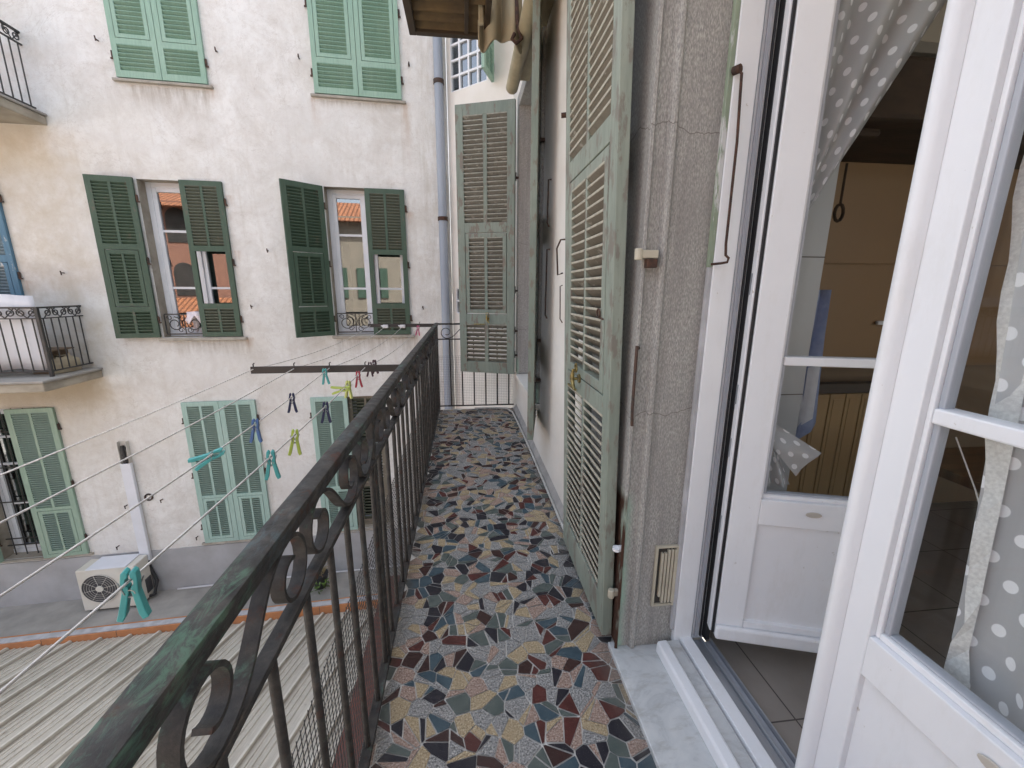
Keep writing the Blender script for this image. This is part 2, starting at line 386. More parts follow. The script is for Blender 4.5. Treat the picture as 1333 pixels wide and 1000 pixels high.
def corrugated():
    t = NT('weathered_corrugated_sheet'); v = t.co(); sx, sy, sz = t.sep(t.tc.outputs['Object'])
    cb = t.n.new('ShaderNodeCombineXYZ'); t.l.new(t.math('SUBTRACT', sx, t.math('MULTIPLY', sy, .155)), cb.inputs[0]); t.l.new(t.math('MULTIPLY', sy, .07), cb.inputs[1]); rv = cb.outputs[0]
    c = t.ramp(t.noise(v, 1.6, 7, .65), [(.32, (.56,.53,.465)), (.55, (.48,.45,.39)), (.75, (.35,.325,.275))])
    c = t.mix(t.ramp(t.noise(rv, 30, 5, .7), [(.45, 0), (.70, .5)]), c, (.30,.26,.205))
    c = t.mix(t.ramp(t.noise(rv, 75, 3, .6), [(.5, 0), (.66, .35)]), c, (.70,.67,.58))
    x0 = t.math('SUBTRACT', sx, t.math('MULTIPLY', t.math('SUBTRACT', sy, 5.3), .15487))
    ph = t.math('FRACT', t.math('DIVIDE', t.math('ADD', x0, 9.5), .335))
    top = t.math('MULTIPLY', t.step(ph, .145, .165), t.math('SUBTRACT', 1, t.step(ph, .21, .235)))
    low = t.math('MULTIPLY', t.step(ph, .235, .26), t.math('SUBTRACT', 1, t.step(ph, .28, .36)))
    c = t.mix(t.math('MULTIPLY', top, .55), c, (.72,.69,.61)); c = t.mix(t.math('MULTIPLY', low, t.ramp(t.noise(rv, 14, 5), [(.3, .3), (.6, .75)])), c, (.22,.195,.155))  # pale ridge tops and dark flank dirt painted in as rib shading
    c = t.mix(t.ramp(t.noise(v, 9, 6, .7), [(.60, 0), (.72, .5)]), c, (.20,.18,.145))
    t.color(c); t.rough(.75); t.bump(t.noise(v, 60, 4), .2, .004); return t.mat
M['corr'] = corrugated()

def glass(name, fac=.12, tint=(.93,.95,.95), gain=1.0):
    m = bpy.data.materials.new(name); m.use_nodes = True; n = m.node_tree.nodes; l = m.node_tree.links
    n.remove(n['Principled BSDF'])
    tr = n.new('ShaderNodeBsdfTransparent'); tr.inputs['Color'].default_value = (*tint, 1)
    gl = n.new('ShaderNodeBsdfGlossy'); gl.inputs['Roughness'].default_value = .0; gl.inputs['Color'].default_value = (.9,.93,.95,1)
    fr = n.new('ShaderNodeFresnel')
    ge = n.new('ShaderNodeNewGeometry'); ib = n.new('ShaderNodeMapRange'); ib.inputs['To Min'].default_value = 1.5; ib.inputs['To Max'].default_value = 1/1.5
    l.new(ge.outputs['Backfacing'], ib.inputs['Value']); l.new(ib.outputs['Result'], fr.inputs['IOR'])
    mx = n.new('ShaderNodeMath'); mx.operation = 'MULTIPLY_ADD'; mx.inputs[1].default_value = gain; mx.inputs[2].default_value = fac
    mx.use_clamp = True
    l.new(fr.outputs[0], mx.inputs[0]); mix = n.new('ShaderNodeMixShader')
    l.new(mx.outputs[0], mix.inputs[0]); l.new(tr.outputs[0], mix.inputs[1]); l.new(gl.outputs[0], mix.inputs[2])
    l.new(mix.outputs[0], n['Material Output'].inputs['Surface']); return m
M['glass'] = glass('clear_door_glass', 0, (.97,.98,.98), .45)
M['mirrorglass'] = glass('reflecting_window_glass', .17, (.6,.62,.65))

def curtain_mat():
    m = bpy.data.materials.new('sheer_polka_dot_net'); m.use_nodes = True
    t = NT.__new__(NT); t.mat = m; t.n = m.node_tree.nodes; t.l = m.node_tree.links; t.out = t.n['Material Output']; t.tc = t.n.new('ShaderNodeTexCoord')
    t.n.remove(t.n['Principled BSDF'])
    sx, sy, _ = t.sep(t.tc.outputs['UV'])
    P = .074
    vy = t.math('DIVIDE', sy, P*.62); row = t.math('FLOOR', vy)
    ux = t.math('ADD', t.math('DIVIDE', sx, P), t.math('MULTIPLY', row, .5))
    fx = t.math('SUBTRACT', t.math('FRACT', ux), .5); fy = t.math('MULTIPLY', t.math('SUBTRACT', t.math('FRACT', vy), .5), .62)
    d = t.math('SQRT', t.math('ADD', t.math('MULTIPLY', fx, fx), t.math('MULTIPLY', fy, fy)))
    dot = t.math('SUBTRACT', 1, t.step(d, .15, .18))
    tr = t.n.new('ShaderNodeBsdfTransparent'); df = t.n.new('ShaderNodeBsdfDiffuse'); tl = t.n.new('ShaderNodeBsdfTranslucent')
    c = t.mix(dot, (.60,.60,.61), (.92,.92,.93))
    t.l.new(c, df.inputs['Color']); t.l.new(c, tl.inputs['Color'])
    a = t.n.new('ShaderNodeMixShader'); a.inputs[0].default_value = .22
    t.l.new(df.outputs[0], a.inputs[1]); t.l.new(tl.outputs[0], a.inputs[2])
    b = t.n.new('ShaderNodeMixShader'); op = t.math('ADD', t.math('MULTIPLY', dot, .2), .76)
    t.l.new(op, b.inputs[0]); t.l.new(tr.outputs[0], b.inputs[1]); t.l.new(a.outputs[0], b.inputs[2])
    t.l.new(b.outputs[0], t.out.inputs['Surface']); return m
M['curtain'] = curtain_mat()

def plastic(name, c):
    t = NT(name); t.color(t.mix(t.ramp(t.noise(t.co(), 40, 4), [(.35, 0), (.7, 1)]), c, tuple(x*.8 for x in c))); t.rough(.4); return t.mat
PEG = {'teal': plastic('teal_peg_plastic', (.07,.37,.37)), 'lime': plastic('lime_peg_plastic', (.40,.50,.09)), 'navy': plastic('navy_peg_plastic', (.016,.022,.075)),
       'blue': plastic('blue_peg_plastic', (.06,.14,.34)), 'red': plastic('red_peg_plastic', (.36,.03,.05)), 'dark': plastic('plum_peg_plastic', (.05,.012,.028)),
       'yellow': plastic('yellow_peg_plastic', (.58,.62,.20)), 'pink': plastic('pink_peg_plastic', (.48,.08,.18))}
M['steel'] = simple('spring_steel', (.35,.36,.37), None, 20, .35, metal=.9)

# ------------------------------------------------------------------ walls with openings
def wall_sheet(mb, u0, u1, z0, z1, ops, th, P, mi=0, mir=0):
    """front/back sheets with holes and their reveals; P(u,w,z) -> point, w = depth behind the face"""
    us = sorted({u0, u1, *[o[0] for o in ops], *[o[1] for o in ops]}); zs = sorted({z0, z1, *[o[2] for o in ops], *[o[3] for o in ops]})
    us = [u for u in us if u0 <= u <= u1]; zs = [z for z in zs if z0 <= z <= z1]
    for a, b in zip(us, us[1:]):
        for c, d in zip(zs, zs[1:]):
            um, zm = (a+b)/2, (c+d)/2
            if any(o[0] < um < o[1] and o[2] < zm < o[3] for o in ops): continue
            mb.face([P(a,0,c),P(b,0,c),P(b,0,d),P(a,0,d)], mi); mb.face([P(a,th,c),P(a,th,d),P(b,th,d),P(b,th,c)], mi)
    for a, b, c, d in ops:
        mb.face([P(a,0,c),P(a,th,c),P(b,th,c),P(b,0,c)], mir); mb.face([P(a,0,d),P(b,0,d),P(b,th,d),P(a,th,d)], mir)
        mb.face([P(a,0,c),P(a,0,d),P(a,th,d),P(a,th,c)], mir); mb.face([P(b,0,c),P(b,th,c),P(b,th,d),P(b,0,d)], mir)
    mb.face([P(u0,0,z1),P(u1,0,z1),P(u1,th,z1),P(u0,th,z1)], mi)
    mb.face([P(u0,0,z0),P(u0,0,z1),P(u0,th,z1),P(u0,th,z0)], mi); mb.face([P(u1,0,z0),P(u1,th,z0),P(u1,th,z1),P(u1,0,z1)], mi)

# ------------------------------------------------------------------ shutters
def shutter(parent, W, H, sections, paint, slat, loc, rot, inner, pitch=.036, t=.036, stile=.062, mull=.03, hinges=(.12,.5,.88), label=None, bevel=0, latch=None, tilt=47, edge=None):
    """leaf: x from the hinge, z up, faces at y=-t/2 and +t/2.
    inner: +1/-1 = the y side whose slat edges sit high; sections: (z0,z1,kind)"""
    f = MB(); h = t/2
    f.box((0,-h,0), (stile,h,H)); f.box((W-stile,-h,0), (W,h,H))
    zs = [0]+[z for s in sections for z in s[:2]]+[H]
    for a, b in zip(zs[::2], zs[1::2]): f.box((stile,-h*.98,a), (W-stile,h*.98,b))
    for z0, z1, k in sections:
        if k == 'louver' and mull > .01: f.box((W/2-mull/2,-h*.9,z0), (W/2+mull/2,h*.9,z1))
    o = f.build('shutter', paint, parent, bevel=bevel, loc=loc, rot=rot)
    if label: o['label'] = label
    def slats(mb, x0, x1, z0, z1, mi=0, d=None):
        n = max(2, int((z1-z0)/pitch)); p = (z1-z0)/n; dd = d or t*.92
        L = min(dd/math.cos(math.radians(tilt)), p*1.75)
        for i in range(n):
            zc = z0+(i+.5)*p
            R = Matrix.Translation((0,0,zc)) @ Matrix.Rotation(math.radians(tilt+random.uniform(-2,2))*inner, 4, 'X')
            k0 = len(mb.m); mb.box((x0,-L/2,-.0035), (x1,L/2,.0035), mi, R)
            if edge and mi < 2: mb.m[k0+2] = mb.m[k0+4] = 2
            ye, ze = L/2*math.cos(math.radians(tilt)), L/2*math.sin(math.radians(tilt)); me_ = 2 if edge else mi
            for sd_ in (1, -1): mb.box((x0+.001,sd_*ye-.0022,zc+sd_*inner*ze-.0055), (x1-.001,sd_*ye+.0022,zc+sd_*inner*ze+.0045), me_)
    for z0, z1, k in sections:
        if k == 'louver':
            mb = MB()
            if mull > .01: slats(mb, stile, W/2-mull/2, z0, z1); slats(mb, W/2+mull/2, W-stile, z0, z1)
            else: slats(mb, stile, W-stile, z0, z1)
            mb.build('louvre_panel', [slat, slat, edge or slat], o)
        elif k == 'flap':
            mb = MB(); a0, a1, c0, c1 = stile+.006, W-stile-.006, z0+.006, z1-.006; s = min(.042, W*.085)
            hh = h*1.02
            mb.box((a0,-hh,c0), (a0+s,hh,c1)); mb.box((a1-s,-hh,c0), (a1,hh,c1)); mb.box((a0+s,-hh*.97,c0), (a1-s,hh*.97,c0+s)); mb.box((a0+s,-hh*.97,c1-s), (a1-s,hh*.97,c1))
            if mull > .01:
                mb.box((W/2-mull*.4,-h*.9,c0+s), (W/2+mull*.4,h*.9,c1-s))
                slats(mb, a0+s, W/2-mull*.4, c0+s, c1-s, 1); slats(mb, W/2+mull*.4, a1-s, c0+s, c1-s, 1)
            else: slats(mb, a0+s, a1-s, c0+s, c1-s, 1)
            mb.build('flap', [paint, slat, edge or slat], o, bevel=bevel)
    for k in hinges:
        mb = MB(); z = H*k
        mb.box((-.006,h,z-.045), (.05,h+.006,z+.045)) if inner < 0 else mb.box((-.006,-h-.006,z-.045), (.05,-h,z+.045))
        mb.cyl((-.012,0,z-.035), (-.012,0,z+.035), .013, 8)
        mb.box((-.035,-.008,z-.05), (-.004,.008,z-.034))
        mb.build('hinge', M['hinge'], o)
    if latch:
        x, z, sd = latch; y = sd*(h+.012)
        mb = MB(); mb.disc((x,sd*h,z), (0,sd,0), .020, .008, 16); mb.tube([(x,y,z),(x,y+sd*.018,z)], .007, 8)
        mb.tube([(x,y+sd*.018,z+.045),(x+.006,y+sd*.022,z+.01),(x-.006,y+sd*.022,z-.02),(x-.028,y+sd*.020,z-.045)], [.006,.011,.009,.005], 8)
        mb.tube([(x+.016*math.cos(a),y+sd*.006,z+.05+.02*math.sin(a)) for a in [i*PI/6 for i in range(12)]], .004, 6, closed=True)
        mb.tube([(x+.03,y,z-.06),(x+.16,y,z-.062)], .006, 6)
        mb.build('latch', M['brass'], o, smooth=50)
    return o

# ------------------------------------------------------------------ ground
g = MB(); g.face([(-600,-600,-3.25),(600,-600,-3.25),(600,600,-3.25),(-600,600,-3.25)])
tag(g.build('courtyard_ground', M['conc']), kind='structure')

# ------------------------------------------------------------------ the apartment building across the courtyard
WY = .0631; D = 6.2
BLD = empty('apartment_building', (0,D,0), WY, 'tall white-plastered apartment block across the courtyard with rows of green louvred shutters', 'building')
UL, UR, ZB, ZT = -15.0, -.172, -2.95, 6.6
W1 = (-3.95,-3.0,.83,2.76); W2 = (-1.80,-.78,.83,2.77)
G1 = (-3.94,-3.0,3.84,5.75); G2 = (-1.80,-.75,3.84,5.75)
L2 = (-3.88,-2.96,-2.2,-.06); L3 = (-2.23,-1.25,-2.2,-.07); L1 = (-6.40,-5.37,-2.2,-.06)
B2 = (-6.40,-5.39,.46,2.76); B1 = (-6.4,-5.4,3.42,5.75)
far_ops = [(-9.2,-8.2,.83,2.76),(-9.2,-8.2,3.84,5.75),(-12,-11,.83,2.76),(-12,-11,3.84,5.75),(-9.2,-8.2,-2.2,-.06)]
OPS = [W1,W2,G1,G2,L1,L2,L3,B1,B2]+far_ops
PF = lambda u, w, z: (u, w, z)
w = MB(); wall_sheet(w, UL, UR, ZB, ZT, OPS, .24, PF, 0, 1)
for a, b, c, d in OPS:       # dark rooms behind the openings
    for q in ([(a,.24,c),(a,1.4,c),(a,1.4,d),(a,.24,d)], [(b,.24,c),(b,.24,d),(b,1.4,d),(b,1.4,c)], [(a,1.4,c),(b,1.4,c),(b,1.4,d),(a,1.4,d)], [(a,.24,c),(b,.24,c),(b,1.4,c),(a,1.4,c)], [(a,.24,d),(a,1.4,d),(b,1.4,d),(b,.24,d)]): w.face(q, 2)
w.build('wall', [M['facade'], M['reveal'], M['void']], BLD)
b = MB(); b.box((UL,-.014,ZB), (UR,-.001,-2.262)); b.build('base_band', M['band'], BLD)

def sill(u0, u1, z, d=.05, t=.04, m='sill'):
    s = MB(); s.box((u0-.05,-d,z-t), (u1+.05,.0,z)); s.build('sill', M[m], BLD, bevel=.006)
for o in (W1, W2): sill(o[0], o[1], o[2]-.005)
for o in (L1, L2, L3): sill(o[0], o[1], o[2]-.002, .04, .03)
for o in (G1, G2): sill(o[0]-.0, o[1], o[2]-.012, .045, .03)

def window(o, mun=(.33,.70), v=.15, names='window'):
    a, b, c, d = o; f = MB(); fr = .06; c0 = c+.06; vv = v
    f.box((a,vv,c0), (a+fr,vv+.07,d)); f.box((b-fr,vv,c0), (b,vv+.07,d)); f.box((a+fr,vv,d-fr), (b-fr,vv+.07,d)); f.box((a,vv-.01,c), (b,vv+.07,c0))
    m = (a+b)/2; st = .05
    f.box((m-.045,vv-.012,c0), (m+.045,vv+.06,d-fr))
    for x0, x1 in ((a+fr,m-.045),(m+.045,b-fr)):
        f.box((x0,vv+.005,c0), (x0+st,vv+.06,d-fr)); f.box((x1-st,vv+.005,c0), (x1,vv+.06,d-fr))
        f.box((x0+st,vv+.006,c0), (x1-st,vv+.059,c0+st)); f.box((x0+st,vv+.006,d-fr-st), (x1-st,vv+.059,d-fr))
    w = f.build(names, M['winwhite'], BLD, bevel=.004)
    for x0, x1 in ((a+fr+st,m-.045-st),(m+.045+st,b-fr-st)):
        p = MB(); p.box((x0,vv+.028,c0+st), (x1,vv+.034,d-fr-st)); p.build('pane', M['mirrorglass'], w)
        for k in mun: q = MB(); z = c+(d-c)*k; q.box((x0,vv+.012,z-.014), (x1,vv+.05,z+.014)); q.build('glazing_bar', M['winwhite'], w)
    return w
for o in (W1, W2): window(o)
for o in (L1, L3): window(o, (.35,.62,.8), .16)
window(B2, (.4,.7)); window(B1, (.4,.7))
for o in far_ops: window(o)

def spiral(cx, cz, r, turns, a0, sgn, n=18):
    return [(cx+r*(1-.62*i/n)*math.cos(a0+sgn*turns*2*PI*i/n), cz+r*(1-.62*i/n)*math.sin(a0+sgn*turns*2*PI*i/n)) for i in range(n+1)]
def window_railing(u0, u1, z):
    r = MB()
    r.box((u0,.03,z+.29), (u1,.045,z+.305)); r.box((u0,.03,z+.03), (u1,.045,z+.045))
    n = 4; step = (u1-u0)/n
    for i in range(n+1): r.box((u0+i*step-.005,.033,z+.045), (u0+i*step+.005,.043,z+.29))
    for i in range(n):
        cx = u0+(i+.5)*step; rr = min(step*.42,.11)
        sg = 1 if i % 2 else -1
        r.tube([(x,.038,zz) for x, zz in spiral(cx, z+.17, rr, 1.4, PI/2, sg)], .0065, 5)
        r.tube([(x,.038,zz) for x, zz in spiral(cx-.06*sg, z+.09, rr*.4, 1.1, 0, -sg)], .005, 5)
        r.tube([(x,.038,zz) for x, zz in spiral(cx+.06*sg, z+.25, rr*.35, 1.1, PI, sg)], .005, 5)
    r.build('window_railing', M['iron_far'], BLD)
window_railing(-3.93, -3.02, .83); window_railing(-1.78, -.80, .83)
bars = MB()
for i in range(8): u = -6.33+i*.13; bars.cyl((u,.10,-2.2), (u,.10,-.06), .007, 6)
for z in (-2.05,-1.95,-1.4,-.9,-.4): bars.box((-6.40,.092,z-.006), (-5.37,.108,z+.006))
bars.build('window_bars', M['iron_far'], BLD)

SEC = lambda H: [(.06,.175*H,'louver'),(.205*H,.565*H,'flap'),(.60*H,H-.06,'louver')]
SECg = lambda H: [(.07,.175*H,'louver'),(.205*H,.66*H,'flap'),(.69*H,H-.06,'louver')]
SECl = lambda H: [(.05,.33*H,'flap'),(.35*H,H-.06,'louver')]
SECh = lambda H: [(.06,.19*H,'louver'),(.225*H,.565*H,'open'),(.60*H,H-.06,'louver')]
# first floor, dark green: left leaves swung open, right leaves shut with their flap missing
H1 = 1.93
shutter(BLD, .475, H1, SEC(H1), M['green_dark'], M['slatdark'] if False else M['green_dark'], (-3.965,-.045,.835), (0,0,PI+.10), 1, label='dark green shutter leaf folded back against the plaster')
shutter(BLD, .475, H1, SECh(H1), M['green_dark'], M['slatdark'], (-3.0,-.02,.835), (0,0,PI), 1, label='dark green shutter leaf with an open square hole through which the window shows')
shutter(BLD, .51, H1, SEC(H1), M['green_dark'], M['green_dark'], (-1.815,-.03,.835), (0,0,PI+.64), 1, label='dark green shutter leaf swung half open into the courtyard')
shutter(BLD, .51, H1, SECh(H1), M['green_dark'], M['slatdark'], (-.78,-.02,.835), (0,0,PI), 1, label='dark green shutter leaf with an open square hole, beside the drainpipe')
# second floor, mint green, shut
H2 = 1.92
for o in (G1, G2):
    wd = (o[1]-o[0])/2-.003
    shutter(BLD, wd, H2, SECg(H2), M['green_mint'], M['slatmint'], (o[0],-.02,o[2]), (0,0,0), -1, stile=.055, mull=.0005, pitch=.044)
    shutter(BLD, wd, H2, SECg(H2), M['green_mint'], M['slatmint'], (o[1],-.02,o[2]), (0,0,PI), 1, stile=.055, mull=.0005, pitch=.044)
# ground floor, pale teal
H3 = 2.14
for u, rz, inn in ((L2[0],0,-1),(L2[1],PI,1)):
    shutter(BLD, .457, H3, SECl(H3), M['green_teal'], M['slatteal'], (u,-.02,-2.2), (0,0,rz), inn, pitch=.03)
shutter(BLD, .50, H3, SECl(H3), M['green_teal'], M['slatteal'], (L3[0],-.02,-2.2), (0,0,0), -1, pitch=.03)
shutter(BLD, .50, H3, SECl(H3), M['slatwood'], M['slatdark'], (L3[1],.10,-2.2), (0,0,PI), 1, pitch=.05, label='brown inner shutter leaf of the dark ground-floor opening')
shutter(BLD, .51, H3, SECl(H3), M['green_pale'], M['slatteal'], (L1[1],-.02,-2.2), (0,0,PI+.05), 1, pitch=.03, label='pale green shutter leaf covering half of a barred window')
shutter(BLD, .51, H3, SECl(H3), M['green_pale'], M['slatteal'], (L1[0]+.02,-.03,-2.2), (0,0,PI+1.4), 1, pitch=.03)
# balcony doors at the far left
for (o, p, s) in ((B2, M['blue'], M['blueslat']), (B1, M['green_mint'], M['slatmint'])):
    hh = o[3]-o[2]
    shutter(BLD, .50, hh, SEC(hh), p, s, (o[1],-.02,o[2]), (0,0,PI), 1, label='faded blue shutter leaf with flaking paint' if p is M['blue'] else None)
    shutter(BLD, .50, hh, SEC(hh), p, s, (o[0],-.02,o[2]), (0,0,0), -1)
for o in far_ops:
    hh = o[3]-o[2]; wd = (o[1]-o[0])/2-.003
    shutter(BLD, wd, hh, SEC(hh), M['green_dark'], M['slatdark'], (o[0],-.02,o[2]), (0,0,0), -1)
    shutter(BLD, wd, hh, SEC(hh), M['green_dark'], M['slatdark'], (o[1],-.02,o[2]), (0,0,PI), 1)

for u, z in ((-4.08,4.2),(-2.86,4.2),(-1.95,4.21),(-.645,4.24),(-4.92,1.64),(-2.84,1.23),(-2.56,1.95),(-.60,1.21),(-4.79,-1.52),(-4.34,-1.47),(-5.0,-2.14),(-3.98,-2.1)):
    k = MB(); k.tube([(u,0,z),(u,-.045,z),(u+.006,-.06,z+.02),(u+.012,-.062,z-.028)], .0075, 6); k.build('wall_hook', M['hinge'], BLD)
k = MB(); k.tube([(-4.5+.045*math.cos(a),-.012,-1.42+.045*math.sin(a)) for a in [i*PI/8 for i in range(16)]], .012, 6, closed=True); k.build('wall_ring', M['hinge'], BLD)

def facade_balcony(ur, ul, zs, th, depth, rail_u, rail_z0, rail_z1, rdepth):
    s = MB(); s.box((ul,-depth,zs-th), (ur,-.002,zs-.03)); s.box((ul,-depth-.02,zs-.03), (ur+.02,-.002,zs), 1)
    o = s.build('balcony', [M['slabedge'], M['conc']], BLD, bevel=.01)
    r = MB(); zt, zb = rail_z1, rail_z0; zm = zt-.125
    for z, hgt in ((zt,.02),(zm,.012),(zb,.014)):
        r.box((rail_u-.012,-rdepth,z-hgt), (rail_u+.012,-.0,z)); r.box((ul,-rdepth-.012,z-hgt), (rail_u+.012,-rdepth+.012,z))
    r.box((rail_u-.016,-rdepth-.016,zs), (rail_u+.016,-rdepth+.016,zt))
    n = 6; q = rdepth/n
    for i in range(n): r.cyl((rail_u,-(i+.45)*q,zb), (rail_u,-(i+.45)*q,zm), .007, 6)
    m = int((rail_u-ul)/.105)
    for i in range(m): r.cyl((rail_u-(i+.6)*.105,-rdepth,zb), (rail_u-(i+.6)*.105,-rdepth,zm), .007, 6)
    zc = (zt+zm)/2-.005
    for i in range(int(rdepth/.105)):
        c = -(i+.5)*.105; sg = 1 if i % 2 else -1
        r.tube([(rail_u,c+x*sg,zc+zz) for x, zz in spiral(0, 0, .045, 1.3, PI/2, 1, 14)]+[], .007, 5)
        r.tube([(rail_u,c+sg*.05,zm),(rail_u,c-sg*.05,zt-.015)], .006, 5)
    for i in range(int((rail_u-ul)/.105)):
        c = rail_u-(i+.5)*.105; sg = 1 if i % 2 else -1
        r.tube([(c+x*sg,-rdepth,zc+zz) for x, zz in spiral(0, 0, .045, 1.3, PI/2, 1, 14)], .007, 5)
        r.tube([(c+sg*.05,-rdepth,zm),(c-sg*.05,-rdepth,zt-.015)], .006, 5)
    r.build('railing', M['iron_far'], o)
    return o
facade_balcony(-4.74, -8.0, .45, .13, .85, -4.83, .52, 1.25, .60)
facade_balcony(-4.75, -8.0, 3.41, .125, .85, -4.84, 3.47, 4.22, .62)

FW = Matrix.Translation((0,D,0)) @ Matrix.Rotation(WY, 4, 'Z')
def F(u, v, z): return tuple(FW @ Vector((u,v,z)))

# things on and by that facade
dp = empty('drainpipe', F(-.275,-.085,-2.95), WY, 'blue-grey zinc drainpipe running down the corner beside the dark green shutters', 'drainpipe')
p = MB(); p.cyl((0,0,0), (0,0,9.5), .058, 20); p.build('pipe', M['zinc'], dp, smooth=60)
for z in (6.98, 5.33, 2.3, .8):
    c = MB(); c.cyl((0,0,z), (0,0,z+.05), .068, 20); c.box((-.02,.05,z+.01), (.02,.09,z+.04)); c.build('collar', M['hinge'] if z != 5.33 else M['rust'], dp, smooth=50)

dt = empty('cable_duct', F(-4.665,0,-2.93), WY, 'white cable duct climbing the wall from the air conditioner, its top end uncovered', 'cable duct')
c = MB(); c.box((-.055,-.012,.60), (.055,-.001,2.36)); c.box((-.055,-.06,.60), (-.049,-.012,2.36)); c.box((.049,-.06,.60), (.055,-.012,2.36)); c.build('tray', M['ductback'], dt)
c = MB(); c.box((-.058,-.068,.55), (.058,-.0605,2.05)); c.box((-.0625,-.068,.55), (-.0555,-.02,2.05)); c.box((.0555,-.068,.55), (.0625,-.02,2.05)); c.build('cover', M['cover'], dt, bevel=.003)
c = MB(); c.tube([(-.01,-.035,2.3),(-.005,-.035,1.2),(0,-.035,.6),(.02,-.04,.42),(.10,-.08,.22),(.09,-.16,.06),(-.02,-.2,.05)], .022, 8); c.tube([(.02,-.03,2.28),(-.02,-.045,2.17),(.02,-.03,2.07)], .013, 6)
c.build('pipes', M['pot'], dt, smooth=60)

ac = empty('air_conditioner', F(-4.975,-.21,-2.93), WY-.01, 'boxy off-white air conditioner unit with a round fan grille standing on the terrace', 'air conditioner')
c = MB(); c.box((-.35,-.14,.04), (.35,.14,.66)); c.box((-.30,-.13,0), (-.24,.13,.04), 1); c.box((.24,-.13,0), (.30,.13,.04), 1); c.build('casing', [M['acwhite'], M['acdark']], ac, bevel=.012)
c = MB(); c.box((-.22,-.15,.661), (.26,.15,.676)); c.build('lid', M['cover'], ac, bevel=.004)
c = MB(); c.disc((-.10,-.1415,.37), (0,-1,0), .215, .005, 36)
fg = c.build('fan_grille', M['acdark'], ac)
c = MB()
for r in (.215,.185,.155,.125,.095): c.tube([(-.10+r*math.cos(a),-.151,.37+r*math.sin(a)) for a in [i*PI/18 for i in range(36)]], .0014 if r < .2 else .004, 5, closed=True)
for i in range(8): a = i*PI/4+.2; c.tube([(-.10+.05*math.cos(a),-.151,.37+.05*math.sin(a)),(-.10+.215*math.cos(a),-.151,.37+.215*math.sin(a))], .0022, 5)
c.build('guard_wires', M['acwhite'], fg)
c = MB(); c.disc((-.10,-.147,.37), (0,-1,0), .045, .010, 20); c.build('hub', M['acwhite'], fg)
c = MB(); c.box((.351,.0,.12), (.36,.11,.34)); c.build('valve_cover', M['acdark'], ac)

# laundry over the first window railing
lau = MB(); rs = random.Random(3); n = 10
for i in range(n):
    for j in range(8):
        def P(i, j):
            u = -3.66+.022*i+.012*math.sin(j*1.3); s = j/8
            z = 1.165-abs(s-.35)*.40*(.8+.4*math.sin(i*.9)); v = .038+(s-.35)*.18+.012*math.sin(i*1.7+j)
            return (u, v, z)
        lau.face([P(i,j),P(i+1,j),P(i+1,j+1),P(i,j+1)])
lo = lau.build('laundry', M['laundry'], smooth=80); lo.matrix_world = FW
sd = lo.modifiers.new('thick', 'SOLIDIFY'); sd.thickness = .006
tag(lo, 'pale pink garment drying over the little iron railing of the first-floor window', 'laundry')

# things on the left balcony
c = MB(); c.box((-5.16,-.42,.452), (-4.98,-.12,.72)); c.box((-5.18,-.44,.72), (-4.92,-.10,.735)); o = c.build('cardboard_box', M['card']); o.matrix_world = FW; tag(o, 'brown cardboard box standing on the left balcony behind its bars', 'box')
c = MB()
bmv = []
for i in range(9):
    for j in range(6):
        def P(i, j):
            a = 2*PI*i/9; rr = (.17+.03*math.sin(3*a))*(1-.10*(j/6)**3)*(1 if j < 5 else .55)
            return (-4.955+rr*math.cos(a)*.62, -.26+rr*math.sin(a), .455+.20*(j/6)*(1+.12*math.sin(2*a)))
        c.face([P(i,j),P(i+1,j),P(i+1,j+1),P(i,j+1)])
c.face([(-4.955+.09*math.cos(2*PI*i/9)*.62,-.26+.09*math.sin(2*PI*i/9),.655) for i in range(9)])
o = c.build('sack', M['bag'], smooth=70); o.matrix_world = FW; tag(o, 'lumpy beige sack slumped on the left balcony next to the cardboard box', 'sack')
c = MB()
for i in range(60):
    for j in range(5):
        def P(i, j):
            u = -7.9+i*.0505; v = -.55+.028*math.sin(i*.62)+.012*math.sin(i*.23); return (u, v, 1.38-j*.17+.008*math.sin(i*.5)) 
        c.face([P(i,j),P(i+1,j),P(i+1,j+1),P(i,j+1)])
o = c.build('sheet', M['sheet'], smooth=80); o.matrix_world = FW; sd = o.modifiers.new('thick', 'SOLIDIFY'); sd.thickness = .004
tag(o, 'off-white sheet hung as a screen behind the front bars of the left balcony', 'sheet')

# ------------------------------------------------------------------ terrace, coping, corrugated roof
c = MB(); c.box((UL,-.66,-3.2), (UR,.0-.015,-2.93)); o = c.build('terrace', M['conc']); o.matrix_world = FW; tag(o, kind='structure')
c = MB(); c.box((-12,-.80,-3.06), (UR,-.655,-2.905), 0); c.box((-12,-.785,-2.905), (UR,-.70,-2.888), 1)
for i in range(14): u = -11.3+i*.83; c.box((u-.004,-.802,-3.06), (u+.004,-.655,-2.903), 2)
o = c.build('coping', [M['orange'], M['capgrey'], M['joint']], bevel=.006); o.matrix_world = FW; tag(o, 'orange tiled coping with a pale mortar top dividing the terrace from the corrugated roof', 'coping')
c = MB(); pth = [(-4.35,-.04,-2.915),(-3.4,-.04,-2.912),(-2.4,-.04,-2.913),(-.5,-.04,-2.915)]; c.tube(pth, .014, 8); o = c.build('water_pipe', M['hose'], smooth=60); o.matrix_world = FW
tag(o, 'thin white pipe lying along the foot of the grey wall base', 'pipe')
